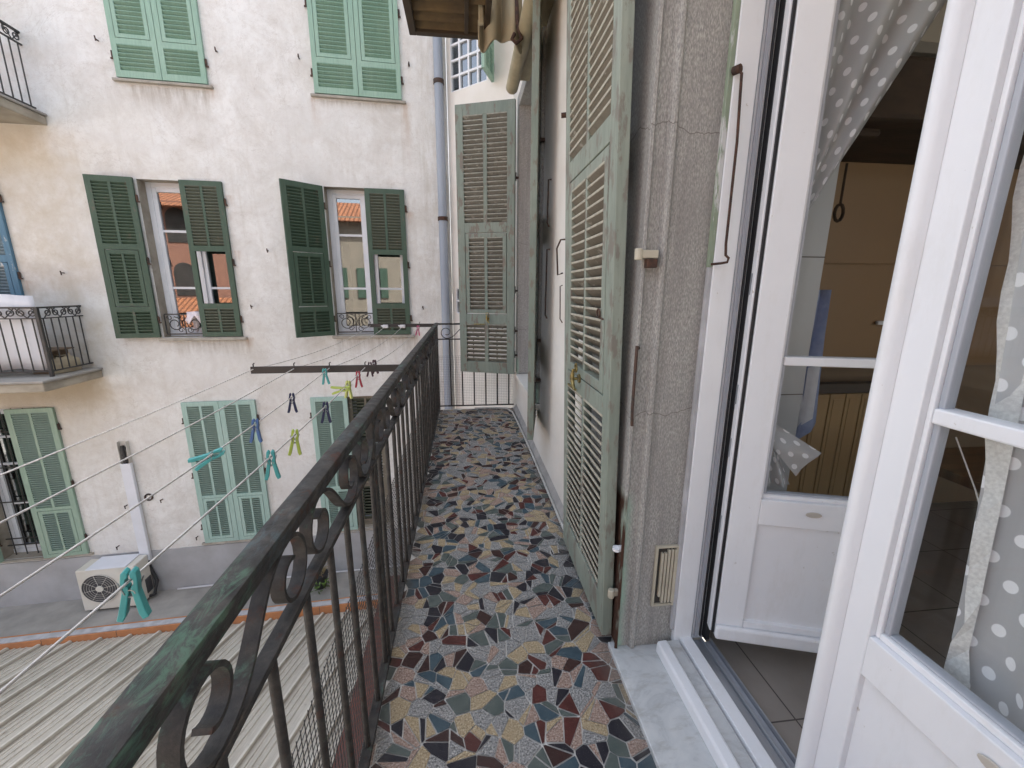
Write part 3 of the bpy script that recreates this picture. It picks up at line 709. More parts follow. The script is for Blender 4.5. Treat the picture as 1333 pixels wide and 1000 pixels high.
# plant pot
pp = empty('plant_pot', F(-2.27,-.32,-2.93), 0, 'dark plant pot with dry straw stems and a few green leaves on the terrace edge', 'plant pot')
c = MB(); c.tube([(0,0,0),(0,0,.02),(0,0,.2),(0,0,.22)], [.08,.085,.12,.125], 16); c.build('pot', M['pot'], pp, smooth=40)
c = MB()
for i in range(70):
    a = random.uniform(0,2*PI); r = random.uniform(.02,.17); h = random.uniform(.22,.40)
    p0 = Vector((.05*math.cos(a),.05*math.sin(a),.2)); p1 = Vector((r*math.cos(a),r*math.sin(a),h)); c.tube([p0,(p0+p1)/2+Vector((0,0,.04)),p1], .003, 4)
c.build('stems', M['straw'], pp)
c = MB()
for i in range(60):
    a = random.uniform(0,2*PI); r = random.uniform(.05,.16); z = random.uniform(.02,.2); q = Vector((r*math.cos(a)+.05,r*math.sin(a)-.12,z)); d = Vector((random.uniform(-1,1),random.uniform(-1,1),random.uniform(-.3,1))).normalized()*.035; e = d.cross(Vector((0,0,1))).normalized()*.014
    c.face([q-d,q+e,q+d,q-e])
c.build('leaves', M['leaf'], pp)

# corrugated roof: sheet falling away towards the coping
rd = Vector((.151,.975,-.1655)); X0, X1 = -9.5, -1.245
prof = []
x = X0
while x < X1:
    prof += [(x,0),(x+.040,0),(x+.052,.034),(x+.074,.034),(x+.086,0),(x+.125,0),(x+.131,.011),(x+.139,.011),(x+.145,0),(x+.19,0),(x+.196,.011),(x+.204,.011),(x+.21,0),(x+.255,0),(x+.261,.011),(x+.269,.011),(x+.275,0)]
    x += .335
c = MB()
LY = [1.0,.8,.6,.4,.2,0]
def RP(x, h, k):
    # k: 0 at the coping, 1 at the near end; the right edge stays straight along y
    y = 5.36+.0631*x+.03 - k*6.4; s = (y-5.3)
    xx = x+s*.151/.975
    return xx, y, -3.03-.1655*s/.975*1.0+h-(.0113*(x+3.9)*-1)*0
for a, b in zip(prof, prof[1:]):
    for k0, k1 in zip(LY, LY[1:]):
        q = [RP(a[0],a[1],k0),RP(b[0],b[1],k0),RP(b[0],b[1],k1),RP(a[0],a[1],k1)]
        c.face(q)
# trim at x = X1: extend sheets to the right and cut
x = X1-.1
bm = bmesh.new(); vm = {}
for fct in c.f:
    vs = []
    for i in fct:
        key = tuple(round(t, 4) for t in c.v[i])
        if key not in vm: vm[key] = bm.verts.new(key)
        vs.append(vm[key])
    try: bm.faces.new(vs)
    except ValueError: pass
# continue the sheet to the right so that the straight cut reaches the far corner
prof2 = []; x = prof[-1][0]+.062
while x < X1+1.4:
    prof2 += [(x,0),(x+.040,0),(x+.052,.034),(x+.074,.034),(x+.086,0),(x+.125,0),(x+.131,.011),(x+.139,.011),(x+.145,0),(x+.19,0),(x+.196,.011),(x+.204,.011),(x+.21,0),(x+.255,0),(x+.261,.011),(x+.269,.011),(x+.275,0)]; x += .335
for a, b in zip([prof[-1]]+prof2, prof2):
    for k0, k1 in zip(LY, LY[1:]):
        vs = []
        for q in (RP(a[0],a[1],k0),RP(b[0],b[1],k0),RP(b[0],b[1],k1),RP(a[0],a[1],k1)):
            key = tuple(round(t, 4) for t in q)
            if key not in vm: vm[key] = bm.verts.new(key)
            vs.append(vm[key])
        try: bm.faces.new(vs)
        except ValueError: pass
bmesh.ops.bisect_plane(bm, geom=bm.verts[:]+bm.edges[:]+bm.faces[:], plane_co=(X1,0,0), plane_no=(1,0,0), clear_outer=True)
bmesh.ops.recalc_face_normals(bm, faces=bm.faces)
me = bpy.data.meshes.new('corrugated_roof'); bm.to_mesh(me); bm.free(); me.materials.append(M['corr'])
o = bpy.data.objects.new('corrugated_roof', me); COL.objects.link(o); sd = o.modifiers.new('thick', 'SOLIDIFY'); sd.thickness = .004
tag(o, 'weathered grey-beige corrugated roof sloping down below the balcony to the orange coping', 'roof')
c = MB(); c.box((X1+.02,-2,-3.24), (.6,5.45,-2.62))
o = c.build('red_walkway', M['red']); tag(o, kind='structure')

# ------------------------------------------------------------------ our building
HOME = empty('residential_building', (0,0,0), 0, 'house on the right with its grey stone door surround and open glazed door', 'building')
WX = .625
DOOR = (.06,1.40,.0,2.85); WIN = (3.52,4.72,.50,3.30); WHOLE = (3.50,4.74,.48,3.32)
PW = lambda u, w, z: (WX+w, u, z)
c = MB(); wall_sheet(c, -7, 5.50, -3.2, 6.4, [DOOR, WHOLE], .36, PW, 0, 0)
c.build('wall', M['wallwhite'], HOME)
# chamfered corner towards the other building
th = math.radians(49.08); CD = Vector((math.sin(th), -math.cos(th), 0)); CN = Vector((math.cos(th), math.sin(th), 0))
P0 = Vector((-.17,6.19,0))
def PC(s, w, z): q = P0+CD*s+CN*w; return (q.x,q.y,z)
CW1 = (.07,.665,3.96,5.2); CW2 = (.07,.40,1.13,1.48)
c = MB(); wall_sheet(c, 0, 1.05, -3.2, 6.5, [CW1, CW2], .25, PC, 0, 0); c.build('corner_wall', M['chamfer'], HOME)
for a, b, z0, z1 in (CW1, CW2):
    f = MB(); MC = Matrix(((CD.x,CN.x,0,P0.x),(CD.y,CN.y,0,P0.y),(0,0,1,0),(0,0,0,1)))
    n = max(2, round((b-a)/.155)); m = round((z1-z0)/.18)
    for i in range(n+1): u = a+(b-a)*i/n; f.box((max(a,u-.012),.004,z0), (min(b,u+.012),.05,z1), 0, MC)
    for j in range(m+1): z = z0+(z1-z0)*j/m; f.box((a,.006,max(z0,z-.012)), (b,.048,min(z1,z+.012)), 0, MC)
    w_ = f.build('window', M['pvc'], HOME)
    f = MB(); f.box((a,.03,z0), (b,.034,z1), 0, MC); f.build('pane', M['mirrorglass'], w_)
    f = MB(); f.box((a,.26,z0-.1), (b,.9,z1+.1), 0, MC)
    f = MB(); f.face([PC(a-.1,.3,z0-.1),PC(b+.1,.3,z0-.1),PC(b+.1,.3,z1+.1),PC(a-.1,.3,z1+.1)]); f.build('dark_backing', M['void'], w_)  # dark sheet painted in for the unlit room behind the pane
q = PC(.775,-.03,3.90)
shutter(HOME, .36, 1.4, [(.05,.3,'louver'),(.35,1.34,'louver')], M['green_mint'], M['slatmint'], q, (0,0,math.radians(-112)), 1, label='small bright green shutter leaf above the weathered one at the balcony end')

# window surround and far window of our building
c = MB()
for y0, y1 in ((WIN[0]-.13,WIN[0]),(WIN[1],WIN[1]+.13)): c.box((WX-.028,y0,WIN[2]+.001), (WX+.20,y1,WIN[3]+.12))
c.box((WX-.027,WIN[0],WIN[3]), (WX+.198,WIN[1],WIN[3]+.118)); c.build('window_surround', M['stone'], HOME, bevel=.008)
c = MB(); c.box((WX-.045,WIN[0]-.14,WIN[2]-.055), (WX+.2,WIN[1]+.14,WIN[2])); c.build('sill', M['wallwhite'], HOME, bevel=.006)
c = MB(); x = WX+.21
c.box((x,WIN[0],WIN[2]), (x+.06,WIN[0]+.08,WIN[3])); c.box((x,WIN[1]-.08,WIN[2]), (x+.06,WIN[1],WIN[3])); c.box((x,(WIN[0]+WIN[1])/2-.05,WIN[2]), (x+.06,(WIN[0]+WIN[1])/2+.05,WIN[3]))
c.box((x,WIN[0]+.08,WIN[3]-.08), (x+.06,WIN[1]-.08,WIN[3])); c.box((x,WIN[0]+.08,WIN[2]), (x+.06,WIN[1]-.08,WIN[2]+.1))
w_ = c.build('window', M['winwhite'], HOME)
c = MB(); c.box((x+.025,WIN[0]+.08,WIN[2]+.1), (x+.031,WIN[1]-.08,WIN[3]-.08)); c.build('pane', M['mirrorglass'], w_)
c = MB(); c.face([(x+.16,WIN[0]-.05,WIN[2]-.05),(x+.16,WIN[1]+.05,WIN[2]-.05),(x+.16,WIN[1]+.05,WIN[3]+.05),(x+.16,WIN[0]-.05,WIN[3]+.05)]); c.build('dark_backing', M['void'], w_)  # black backing in place of the shaded room behind this pane

# shutters along our wall
def sec_home(H, zo=0): return [(.14,.335*H,'louver'),(.375*H,.665*H,'flap'),(.70*H,H-.12,'louver')]
# near leaf: folded back flat against the wall, hinged beside the door; inner face shows
HN = 2.86
near = shutter(HOME, .70, HN, [(.16,.94,'louver'),(1.02,1.90,'flap'),(1.985,HN-.1,'louver')], M['sage'], M['slatwood'], (.566,1.412,.04), (0,math.radians(0),PI/2), 1,
               pitch=.0375, t=.042, stile=.075, mull=.03, hinges=(), label='tall worn sage green shutter folded back flat beside the glazed door', bevel=.003, latch=(.40,1.02,1), tilt=46, edge=M['sageedge'])
near.rotation_euler = (0, 0, PI/2); near.matrix_world = Matrix.Translation((.566,1.412,.04)) @ Matrix.Rotation(math.radians(-1.5), 4, 'Y') @ Matrix.Rotation(PI/2, 4, 'Z')
c = MB(); c.tube([(.615,-.02,1.63),(.60,-.06,1.64),(.595,-.065,1.70)], .004, 6)
# stay hooks on the leaf
c = MB(); c.tube([(.72,.028,1.50),(.735,.05,1.49),(.735,.055,1.62),(.715,.04,1.66),(.70,.022,1.66)], .0045, 6); c.build('stay_hook', M['hinge'], near)
c = MB(); c.tube([(.72,.028,1.44),(.722,.04,1.435),(.722,.04,1.27),(.712,.03,1.25)], .0032, 6); c.build('stay_hook', M['hinge'], near)
c = MB(); c.tube([(.13+.016*math.cos(a),.028,1.33+.016*math.sin(a)) for a in [i*PI/6 for i in range(12)]], .0035, 6, closed=True); c.tube([(.13,.024,1.314),(.085,.024,1.31)], .0035, 6); c.build('eyelet', M['hinge'], near)
c = MB(); c.tube([(.725,.0,2.22),(.735,.035,2.22)], .012, 8); c.build('catch_pin', M['rust'], near)
# far leaf of the window: swung out across the balcony, inner face shows
HF = 2.84
hx, hy = .560, 4.70; fx_, fy_ = -.052, 4.925
LW = math.hypot(fx_-hx, fy_-hy); ang = math.atan2(fy_-hy, fx_-hx)
shutter(HOME, LW, HF, [(.13,.57,'louver'),(.685,1.565,'flap'),(1.67,HF-.11,'louver')], M['sagegrey'], M['slatfar'], (hx,hy,.505), (0,0,ang), 1, pitch=.045, t=.042, stile=.085, mull=.045,
        hinges=(), label='weathered grey-green shutter swung out across the far end of the balcony', bevel=.003, latch=(.31,.63,1), tilt=44, edge=M['faredge'])
# near leaf of the window: seen edge on, swung back towards us
hx, hy = .592, 3.50; ex, ey = .468, 2.90
shutter(HOME, math.hypot(ex-hx,ey-hy), HF, [(.13,.57,'louver'),(.685,1.565,'flap'),(1.67,HF-.11,'louver')], M['sagegrey'], M['slatfar'], (hx,hy,.36), (0,0,math.atan2(ey-hy,ex-hx)), -1, pitch=.045, t=.045, stile=.085, mull=.045,
        hinges=(), label='weathered grey-green shutter seen almost edge-on in front of the white wall', bevel=.003)

# pintles and hooks
def pintle(y, z, x0=.566, x1=.62):
    c = MB(); c.box((x0-.004,y-.012,z-.02), (x1+.01,y+.006,z+.006), 0); c.cyl((x0-.002,y-.006,z-.026), (x0-.002,y-.006,z+.010), .013, 10, 0); c.box((x1-.03,y-.02,z-.05), (x1+.005,y+.008,z-.022), 1)
    c.build('pintle', [M['vent'], M['rust']], HOME, bevel=.003)
pintle(1.352, 1.575); pintle(1.395, .27); pintle(1.395, 2.55)
c = MB(); c.cyl((.575,1.383,.468), (.60,1.383,.468), .013, 12); c.cyl((.572,1.383,.462), (.572,1.383,.474), .016, 12); c.build('hinge_cap', M['pvc'], HOME, smooth=50)
c = MB(); c.tube([(.590,1.352,1.26),(.578,1.340,1.27),(.576,1.338,1.05),(.582,1.345,.985)], .006, 6); c.build('hook', M['hinge'], HOME)
for (y, z) in ((3.39,1.05),(3.38,2.55),(3.36,.72)):
    c = MB(); c.box((.57,y-.02,z-.012), (.622,y+.02,z+.012)); c.cyl((.575,y,z-.05), (.575,y,z+.05), .014, 8); c.build('pintle', M['hinge'], HOME)
for (y, z) in ((4.735,2.62),(4.735,1.0),(4.735,.72),(4.735,1.45)):
    c = MB(); c.box((.558,y-.015,z-.010), (.60,y+.015,z+.010)); c.cyl((.565,y-.002,z-.03), (.565,y-.002,z+.05), .012, 8); c.build('pintle', M['hinge'], HOME)
for (y, z0, z1) in ((3.05,1.92,2.2),(3.05,1.28,1.74)):
    c = MB(); c.tube([(.615,y,z1),(.595,y,z1),(.592,y,z0),(.605,y,z0-.03)], .006, 6); c.build('stay_hook', M['hinge'], HOME)

# door surround: moulded grey stone
prof_st = [(.628,1.62),(.592,1.62),(.592,1.39),(.588,1.372),(.583,1.366),(.583,1.362),(.594,1.360),(.602,1.374),(.640,1.374),(.645,1.360),(.652,1.354),(.662,1.354),(.668,1.362),(.672,1.366),(.825,1.366),(.825,1.42),(.628,1.42)]
c = MB(); c.prism(prof_st, .021, 2.95); c.build('door_surround', M['stone'], HOME, bevel=.0015)
c = MB(); c.prism([(x, 1.46-(y-0)) if False else (x, .0-(y-1.46)) for x, y in prof_st], .021, 2.95); c.build('door_surround', M['stone'], HOME)
c = MB(); c.box((.812,1.350,.10), (.826,1.3655,1.53)); c.build('edge_strip', M['capgrey'], HOME, bevel=.002)
c = MB(); c.box((.810,1.349,1.53), (.826,1.3655,2.9)); c.build('old_frame_strip', worn_paint('flaked_green_strip', (.24,.30,.21), (.30,.35,.27), (.55,.56,.55), amount=.5, stretch=(1,1,.2)), HOME, bevel=.002)
# rusty stay bar hanging on the strip
c = MB(); c.tube([(.822,1.335,2.10),(.835,1.322,2.085),(.842,1.318,1.9),(.842,1.316,1.60),(.843,1.312,1.565),(.850,1.306,1.556),(.846,1.304,1.543),(.832,1.318,1.540),(.812,1.338,1.538)], .0042, 8)
c.tube([(.822,1.345,2.10),(.832,1.325,2.10)], .012, 10); c.build('stay_bar', M['rust'], HOME, smooth=60)
# vent in the stone
c = MB(); c.box((.722,1.352,.215), (.730,1.3655,.485)); c.box((.806,1.352,.215), (.814,1.3655,.485)); c.box((.73,1.353,.215), (.806,1.3655,.224)); c.box((.73,1.353,.476), (.806,1.3655,.485))
for i in range(5):
    x = .744+i*.0135; c.box((x,1.350,.232 if i else .26), (x+.009,1.3652,.468 if i > 1 else .455), 0)
c.box((.73,1.362,.224), (.806,1.3656,.476), 1)
c.build('vent_grille', [M['vent'], M['void']], HOME, bevel=.001)

# door frame (white plastic) with seals and a painted dark gap
c = MB(); FZ = 2.80
c.box((.8265,1.345,.035), (.902,1.40,FZ)); c.box((.902,1.362,.035), (.990,1.40,FZ))
c.box((.908,1.357,.05), (.914,1.362,FZ), 1); c.box((.922,1.354,.05), (.936,1.362,FZ), 1); c.box((.944,1.352,.05), (.950,1.362,FZ), 2); c.box((.956,1.335,.05), (.976,1.3615,FZ), 2)  # last black strip stands in for the shaded gap beside the open leaf
c.box((.8265,.06,.035), (.99,.10,FZ)); c.box((.8265,.10,2.72), (.99,1.36,FZ))
c.build('door_frame', [M['pvc'], M['pvcgrey'], M['rubber_and_gap']], HOME, bevel=.003)
for z in (.55, .86, 1.06, 1.44):
    c = MB(); c.box((.952,1.322,z), (.958,1.33,z+.07)); c.build('striker_plate', M['alu'], HOME)
# threshold: marble step, plastic bar, marble strip, frame sill, track
c = MB(); c.box((.567,-.9,-.03), (.83,1.40,.020)); c.build('door_step', M['marble'], HOME, bevel=.004)
c = MB(); c.prism([(.745,.0205),(.747,.060),(.752,.070),(.785,.072),(.790,.066),(.792,.0205)], .0, 1.333, 'y'); c.build('threshold_bar', M['pvc'], HOME, bevel=.004)
c = MB(); c.box((.793,.0,.0205), (.846,1.345,.052)); c.build('threshold_stone', M['marble'], HOME)
c = MB(); c.box((.853,.06,.0205), (.902,1.352,.062)); c.box((.902,.06,.0), (.945,1.35,.040), 1); c.box((.945,.06,.0), (.952,1.35,.052), 1); c.box((.952,.06,.0), (.985,1.35,.028), 2); c.box((.985,.06,.0), (.992,1.35,.046), 1)
c.build('threshold_track', [M['pvc'], M['alu'], M['pvcgrey']], HOME, bevel=.003)

# glazed door leaves (the outer face is at local y=0 looking to -y; x from the hinge)
def door_leaf(parent, loc, rot, W, Hd, astragal, label):
    z0, zr, zg, zm = .0, .50, .60, 1.105; ST = .096; T = .068
    f = MB()
    f.box((0,0,z0), (ST,T,Hd)); f.box((W-ST,0,z0), (W,T,Hd)); f.box((ST,.001,z0), (W-ST,T-.001,.085)); f.box((ST,.001,zr), (W-ST,T-.001,zg)); f.box((ST,.001,Hd-ST), (W-ST,T-.001,Hd))
    # glazing beads, stepped towards the glass
    for (a, b, c_, d) in ((ST,ST+.010,zg,Hd-ST),(W-ST-.010,W-ST,zg,Hd-ST)):
        f.box((a,.014,c_), (b,T-.014,d))
    f.box((ST+.010,.0142,zg), (W-ST-.010,T-.0142,zg+.016)); f.box((ST+.010,.0142,Hd-ST-.016), (W-ST-.010,T-.0142,Hd-ST))
    for (a, b, c_, d) in ((ST+.010,ST+.022,zg+.016,Hd-ST-.016),(W-ST-.022,W-ST-.010,zg+.016,Hd-ST-.016)): f.box((a,.022,c_), (b,T-.022,d), 1)
    f.box((ST+.022,.0222,zg+.016), (W-ST-.022,T-.0222,zg+.022), 1)
    # rebated edges
    if not astragal:
        f.box((-.016,.016,z0+.01), (-.0005,T-.01,Hd-.01)); f.box((-.012,.006,z0+.01), (-.0006,.012,Hd-.01), 2)
    o = f.build('door_leaf', [M['pvc'], M['pvcgrey'], M['rubber_and_gap']], parent, bevel=.003, loc=loc, rot=rot); o['label'] = label
    p = MB(); p.box((ST,.016,.085), (W-ST,T-.016,zr)); p.build('door_panel', M['pvc'], o)
    p = MB(); p.box((ST+.022,.030,zg+.022), (W-ST-.022,.036,Hd-ST-.016)); p.build('glass', M['glass'], o)
    p = MB(); p.box((ST+.012,.012,zm-.015), (W-ST-.012,.056,zm+.015)); p.build('glazing_bar', M['pvc'], o, bevel=.004)
    p = MB(); p.box((-.004,-.022,.004), (W+.0,-.0005,.062)) if not astragal else p.box((.0,-.022,.004), (W-.05,-.0005,.062)); p.build('weather_bar', M['pvc'], o, bevel=.009)
    p = MB(); x = .27 if not astragal else W-.33
    p.prism([(x+.026*math.cos(a), zr+.06+.0105*math.sin(a)) for a in [i*PI/12 for i in range(24)]], -.005, -.0004, 'y'); p.build('drain_cap', M['caps'], o, bevel=.002)
    if astragal:
        p = MB(); p.prism([(W-.040+.040*i/10, -.001-.024*math.sin(PI*i/10)**.6) for i, a in [(i, i*PI/10) for i in range(11)]], .0, Hd, 'z')
        p.build('cover_strip', M['pvc'], o, smooth=40)
    return o
leaf1 = door_leaf(HOME, (.958,1.283,.118), (0,0,math.radians(-17)), .60, 2.56, False, 'white glazed door leaf standing open into the room')
# shut leaf: hinge near y=.10, free edge with its rounded cover strip at y=.765; outer face looks to -x
leaf2 = door_leaf(HOME, (.862,.10,.118), (0,0,0), .665, 2.56, True, 'white glazed door leaf that is shut, with a rounded cover strip')
leaf2.matrix_world = Matrix.Translation((.862,.10,.118)) @ Matrix(((0,1,0,0),(1,0,0,0),(0,0,1,0),(0,0,0,1)))

# skirting fillet, cable on the balcony floor
c = MB(); c.prism([(.585,.001),(.598,.022),(.6245,.06),(.6245,.001)], 1.621, 5.0, 'y'); c.build('skirting', M['skirt'], HOME)
c = MB(); c.tube([(.10,4.96,.03),(.35,4.97,.025),(.50,4.95,.02),(.555,4.80,.012),(.565,4.5,.011),(.575,4.0,.011),(.580,3.4,.012),(.583,2.6,.012),(.585,1.9,.012)], .010, 8)
tag(c.build('cable', M['cable'], smooth=60), 'grey cable running along the foot of the white wall to the balcony end', 'cable')

# ------------------------------------------------------------------ balcony: slab, broken-tile floor, railing
c = MB(); c.box((-.36,-2.2,-.16), (.624,5.06,-.006)); c.build('balcony_slab', M['slabedge'], HOME)

def clip(poly, px, py, nx, ny):
    out = []
    for i in range(len(poly)):
        a, b = poly[i], poly[(i+1) % len(poly)]
        da = (a[0]-px)*nx+(a[1]-py)*ny; db = (b[0]-px)*nx+(b[1]-py)*ny
        if da <= 0: out.append(a)
        if da*db < 0: t = da/(da-db); out.append((a[0]+(b[0]-a[0])*t, a[1]+(b[1]-a[1])*t))
    return out
def area(p): return .5*abs(sum(p[i][0]*p[(i+1) % len(p)][1]-p[(i+1) % len(p)][0]*p[i][1] for i in range(len(p))))
def mosaic(x0, x1, y0, y1, cell, rng):
    pts = []
    nx, ny = int((x1-x0)/cell)+2, int((y1-y0)/cell)+2
    grid = {}
    for i in range(-1, nx):
        for j in range(-1, ny):
            if rng.random() < .05: continue
            p = (x0+(i+rng.uniform(.02,.98))*cell, y0+(j+rng.uniform(.02,.98))*cell); grid.setdefault((i,j), []).append(p); pts.append((p,i,j))
    cells = []
    for p, i, j in pts:
        poly = [(max(x0,p[0]-.25),max(y0,p[1]-.25)),(min(x1,p[0]+.25),max(y0,p[1]-.25)),(min(x1,p[0]+.25),min(y1,p[1]+.25)),(max(x0,p[0]-.25),min(y1,p[1]+.25))]
        if not (x0 < p[0] < x1 and y0 < p[1] < y1): continue
        for a in range(-3,4):
            for b_ in range(-3,4):
                for q in grid.get((i+a,j+b_), ()):
                    if q == p: continue
                    poly = clip(poly, (p[0]+q[0])/2, (p[1]+q[1])/2, q[0]-p[0], q[1]-p[1])
                    if len(poly) < 3: break
        if len(poly) >= 3: cells.append(poly)
    out = []
    def cut(p):
        n = len(p); i = rng.randrange(n); k = (i+rng.choice((n//2, n//2, (n+1)//2))) % n
        a = p[i] if rng.random() < .55 else tuple((p[i][q]+p[(i+1) % n][q])/2 for q in (0,1)); f = rng.uniform(.3,.7)
        b = tuple(p[k][q]*f+p[(k+1) % n][q]*(1-f) for q in (0,1))
        nx, ny = b[1]-a[1], a[0]-b[0]
        if math.hypot(nx, ny) < .01: return [p]
        r = [clip(p,a[0],a[1],nx,ny), clip(p,a[0],a[1],-nx,-ny)]
        r = [q for q in r if len(q) >= 3]
        return r if len(r) == 2 and min(area(q) for q in r) > .0005 else [p]
    for p in cells:
        A = area(p)
        st = cut(p) if (A > cell*cell*.6 and rng.random() < .66) else [p]
        fin = []
        for q in st: fin += cut(q) if area(q) > cell*cell*(.8 if rng.random() < .3 else 1.25) else [q]
        out += fin
    return out
def inset(p, d):
    n = len(p); s = sum(p[i][0]*p[(i+1) % n][1]-p[(i+1) % n][0]*p[i][1] for i in range(n))
    q = list(p)
    for i in range(n):
        a, b = p[i], p[(i+1) % n]; ex, ey = b[0]-a[0], b[1]-a[1]; L = math.hypot(ex, ey)
        if L < 1e-6: continue
        nx, ny = (ey/L, -ex/L) if s > 0 else (-ey/L, ex/L)
        q = clip(q, a[0]-nx*d, a[1]-ny*d, nx, ny)
        if len(q) < 3: return q
    return q
rng = random.Random(21)
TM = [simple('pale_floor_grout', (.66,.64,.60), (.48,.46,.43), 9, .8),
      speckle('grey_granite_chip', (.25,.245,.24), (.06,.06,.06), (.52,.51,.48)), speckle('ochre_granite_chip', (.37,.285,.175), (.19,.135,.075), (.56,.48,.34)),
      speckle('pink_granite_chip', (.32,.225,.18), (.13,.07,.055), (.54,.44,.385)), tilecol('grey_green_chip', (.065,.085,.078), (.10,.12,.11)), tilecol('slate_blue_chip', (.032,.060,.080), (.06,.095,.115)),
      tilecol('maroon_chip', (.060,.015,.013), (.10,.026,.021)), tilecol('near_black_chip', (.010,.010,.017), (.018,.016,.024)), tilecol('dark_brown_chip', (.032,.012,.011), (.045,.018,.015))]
wts = [0,.27,.155,.14,.11,.095,.07,.11,.05]
fl = MB(); FX0, FX1, FY0, FY1 = -.345, .615, -.6, 5.03
fl.face([(-.36,-2.2,-.004),(.624,-2.2,-.004),(.624,5.06,-.004),(-.36,5.06,-.004)], 0)
for p in mosaic(FX0, FX1, FY0, FY1, .066, rng):
    q = inset(p, rng.uniform(.0011,.0028))
    if len(q) < 3 or area(q) < .00012: continue
    A = area(q); m = rng.choices(range(9), wts)[0]
    if A > .0062 and m in (4,5,6,7,8) and rng.random() < .55: m = rng.choice((1,1,2,3))
    # knock the corners off and wobble the edge a little
    q = [(x+rng.uniform(-.0012,.0012), y+rng.uniform(-.0012,.0012)) for x, y in q]
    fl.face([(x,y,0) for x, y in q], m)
flo = fl.build('balcony_floor', TM); tag(flo, kind='structure')

RX = -.334; RY0, RY1 = -1.2, 5.02
RL = empty('balcony_railing', (RX,1.9,0), 0, 'dark wrought-iron balcony railing with chipped paint, scrolls and upright bars', 'railing')
def rp(p): return (p[0]-RX, p[1]-1.9, p[2])
c = MB()
hp = [(-.016,1.020),(.016,1.020),(.017,1.036),(.020,1.041),(.022,1.050),(.020,1.056),(.012,1.060),(-.012,1.060),(-.020,1.057),(-.022,1.050),(-.020,1.041),(-.017,1.036)]
c.prism(hp, RY0-1.9, RY1+.02-1.9, 'y')
c.prism([(RY1-1.9+a, b) for a, b in hp], .0, .92, 'x') if False else c.box((.022,RY1-.012-1.9,1.036), (.93,RY1+.012-1.9,1.056))
c.build('handrail', M['rail'], RL, smooth=35)
c = MB(); c.box((-.014,RY0-1.9,.858), (.014,RY1-1.9,.872)); c.box((.014,RY1-.010-1.9,.858), (.93,RY1+.010-1.9,.872)); c.build('mid_rail', M['bal'], RL, bevel=.002)
c = MB(); c.box((-.016,RY0-1.9,.028), (.016,RY1-1.9,.042)); c.box((.016,RY1-.010-1.9,.028), (.93,RY1+.010-1.9,.042)); c.build('bottom_rail', M['bal'], RL, bevel=.002)
for y in (-.62, 1.42, RY1):
    c = MB(); c.box((-.013,y-.013-1.9,-.01), (.013,y+.013-1.9,1.02)); c.build('post', M['bal'], RL, bevel=.003)
c = MB(); c.cyl((0,0,.035), (0,0,.865), .0088, 10); proto_b = c.build('baluster', M['bal'], RL, smooth=60)
ys = []; y = .312
while y < 4.98: ys.append(y); y += .153
first = True
for y in [-.147, .006, .159]+ys:
    o = proto_b if first else copy_tree(proto_b); first = False; o.location = (random.uniform(-.002,.002), y-1.9, 0); o.rotation_euler = (random.uniform(-.004,.004), random.uniform(-.004,.004), random.uniform(0,6))
for i in range(6):
    o = copy_tree(proto_b); o.location = (.15+i*.143, RY1-1.9, 0)
# S scrolls between the handrail and the mid rail
def sscroll(L, zb, zt):
    R = (zt-zb)/2; zc = (zt+zb)/2; cy0, cy1 = R+.004, L-R-.004
    left = []; right = []
    n = 26
    for i in range(n+1):          # inner end -> outer, ending at the bottom heading right
        k = i/n; a = -PI/2 - (1-k)*2*PI*1.07; r = R*(.38+.62*k); left.append((cy0+r*math.cos(a)*1.02, zc+r*math.sin(a)+ (1-k)*.0))
    for i in range(n+1):
        k = 1-i/n; a = PI/2 - (1-k)*2*PI*1.07; r = R*(.38+.62*k); right.append((cy1+r*math.cos(a)*1.02, zc+r*math.sin(a)))
    mid = []
    p0, p3 = Vector(left[-1]), Vector(right[0]); t = (cy1-cy0)*.62
    p1 = p0+Vector((t*.8,0)); p2 = p3-Vector((t*.8,0))
    for i in range(1, 14):
        u = i/14; q = p0*(1-u)**3+p1*3*u*(1-u)**2+p2*3*u*u*(1-u)+p3*u**3; mid.append((q.x,q.y))
    return left+mid+right
SL = .402; path = sscroll(SL, .876, 1.017)
c = MB(); c.ribbon([(0,y,z) for y, z in path], (1,0,0), .024, .0078); s_up = c.build('scroll', M['rail'], RL, smooth=40)
c = MB(); c.ribbon([(0,SL-y,z) for y, z in path], (1,0,0), .024, .0078); s_dn = c.build('scroll', M['rail'], RL, smooth=40)
y = .388-2*(SL+.008); k = 0; used = [False, False]
while y+SL < RY1-.02:
    src = (s_up, s_dn)[k % 2]
    o = src if not used[k % 2] else copy_tree(src); used[k % 2] = True
    o.location = (0, y-1.9, 0); y += SL+.008; k += 1
for i, xx in enumerate((.04,.42)):
    o = copy_tree((s_up, s_dn)[i]); o.rotation_euler = (0,0,-PI/2); o.location = (xx, RY1-1.9, 0)
RL.rotation_euler = (.0050, 0, 0)
# wire netting on the lower half
c = MB(); wx = -.014
y = RY0
while y < RY1: c.box((wx-.0008,y-1.9-.0007,.04), (wx+.0008,y-1.9+.0007,.585)); y += .021
z = .05
while z < .59: c.box((wx-.0017,RY0-1.9,z-.0007), (wx-.0001,RY1-1.9,z+.0007)); z += .021
x = .02
while x < .92: c.box((x-.0007,RY1+.018-1.9,.04), (x+.0007,RY1+.0196-1.9,.66)); x += .021
z = .05
while z < .66: c.box((0,RY1+.0197-1.9,z-.0007), (.92,RY1+.0212-1.9,z+.0007)); z += .021
c.build('wire_netting', M['iron_far'], RL)

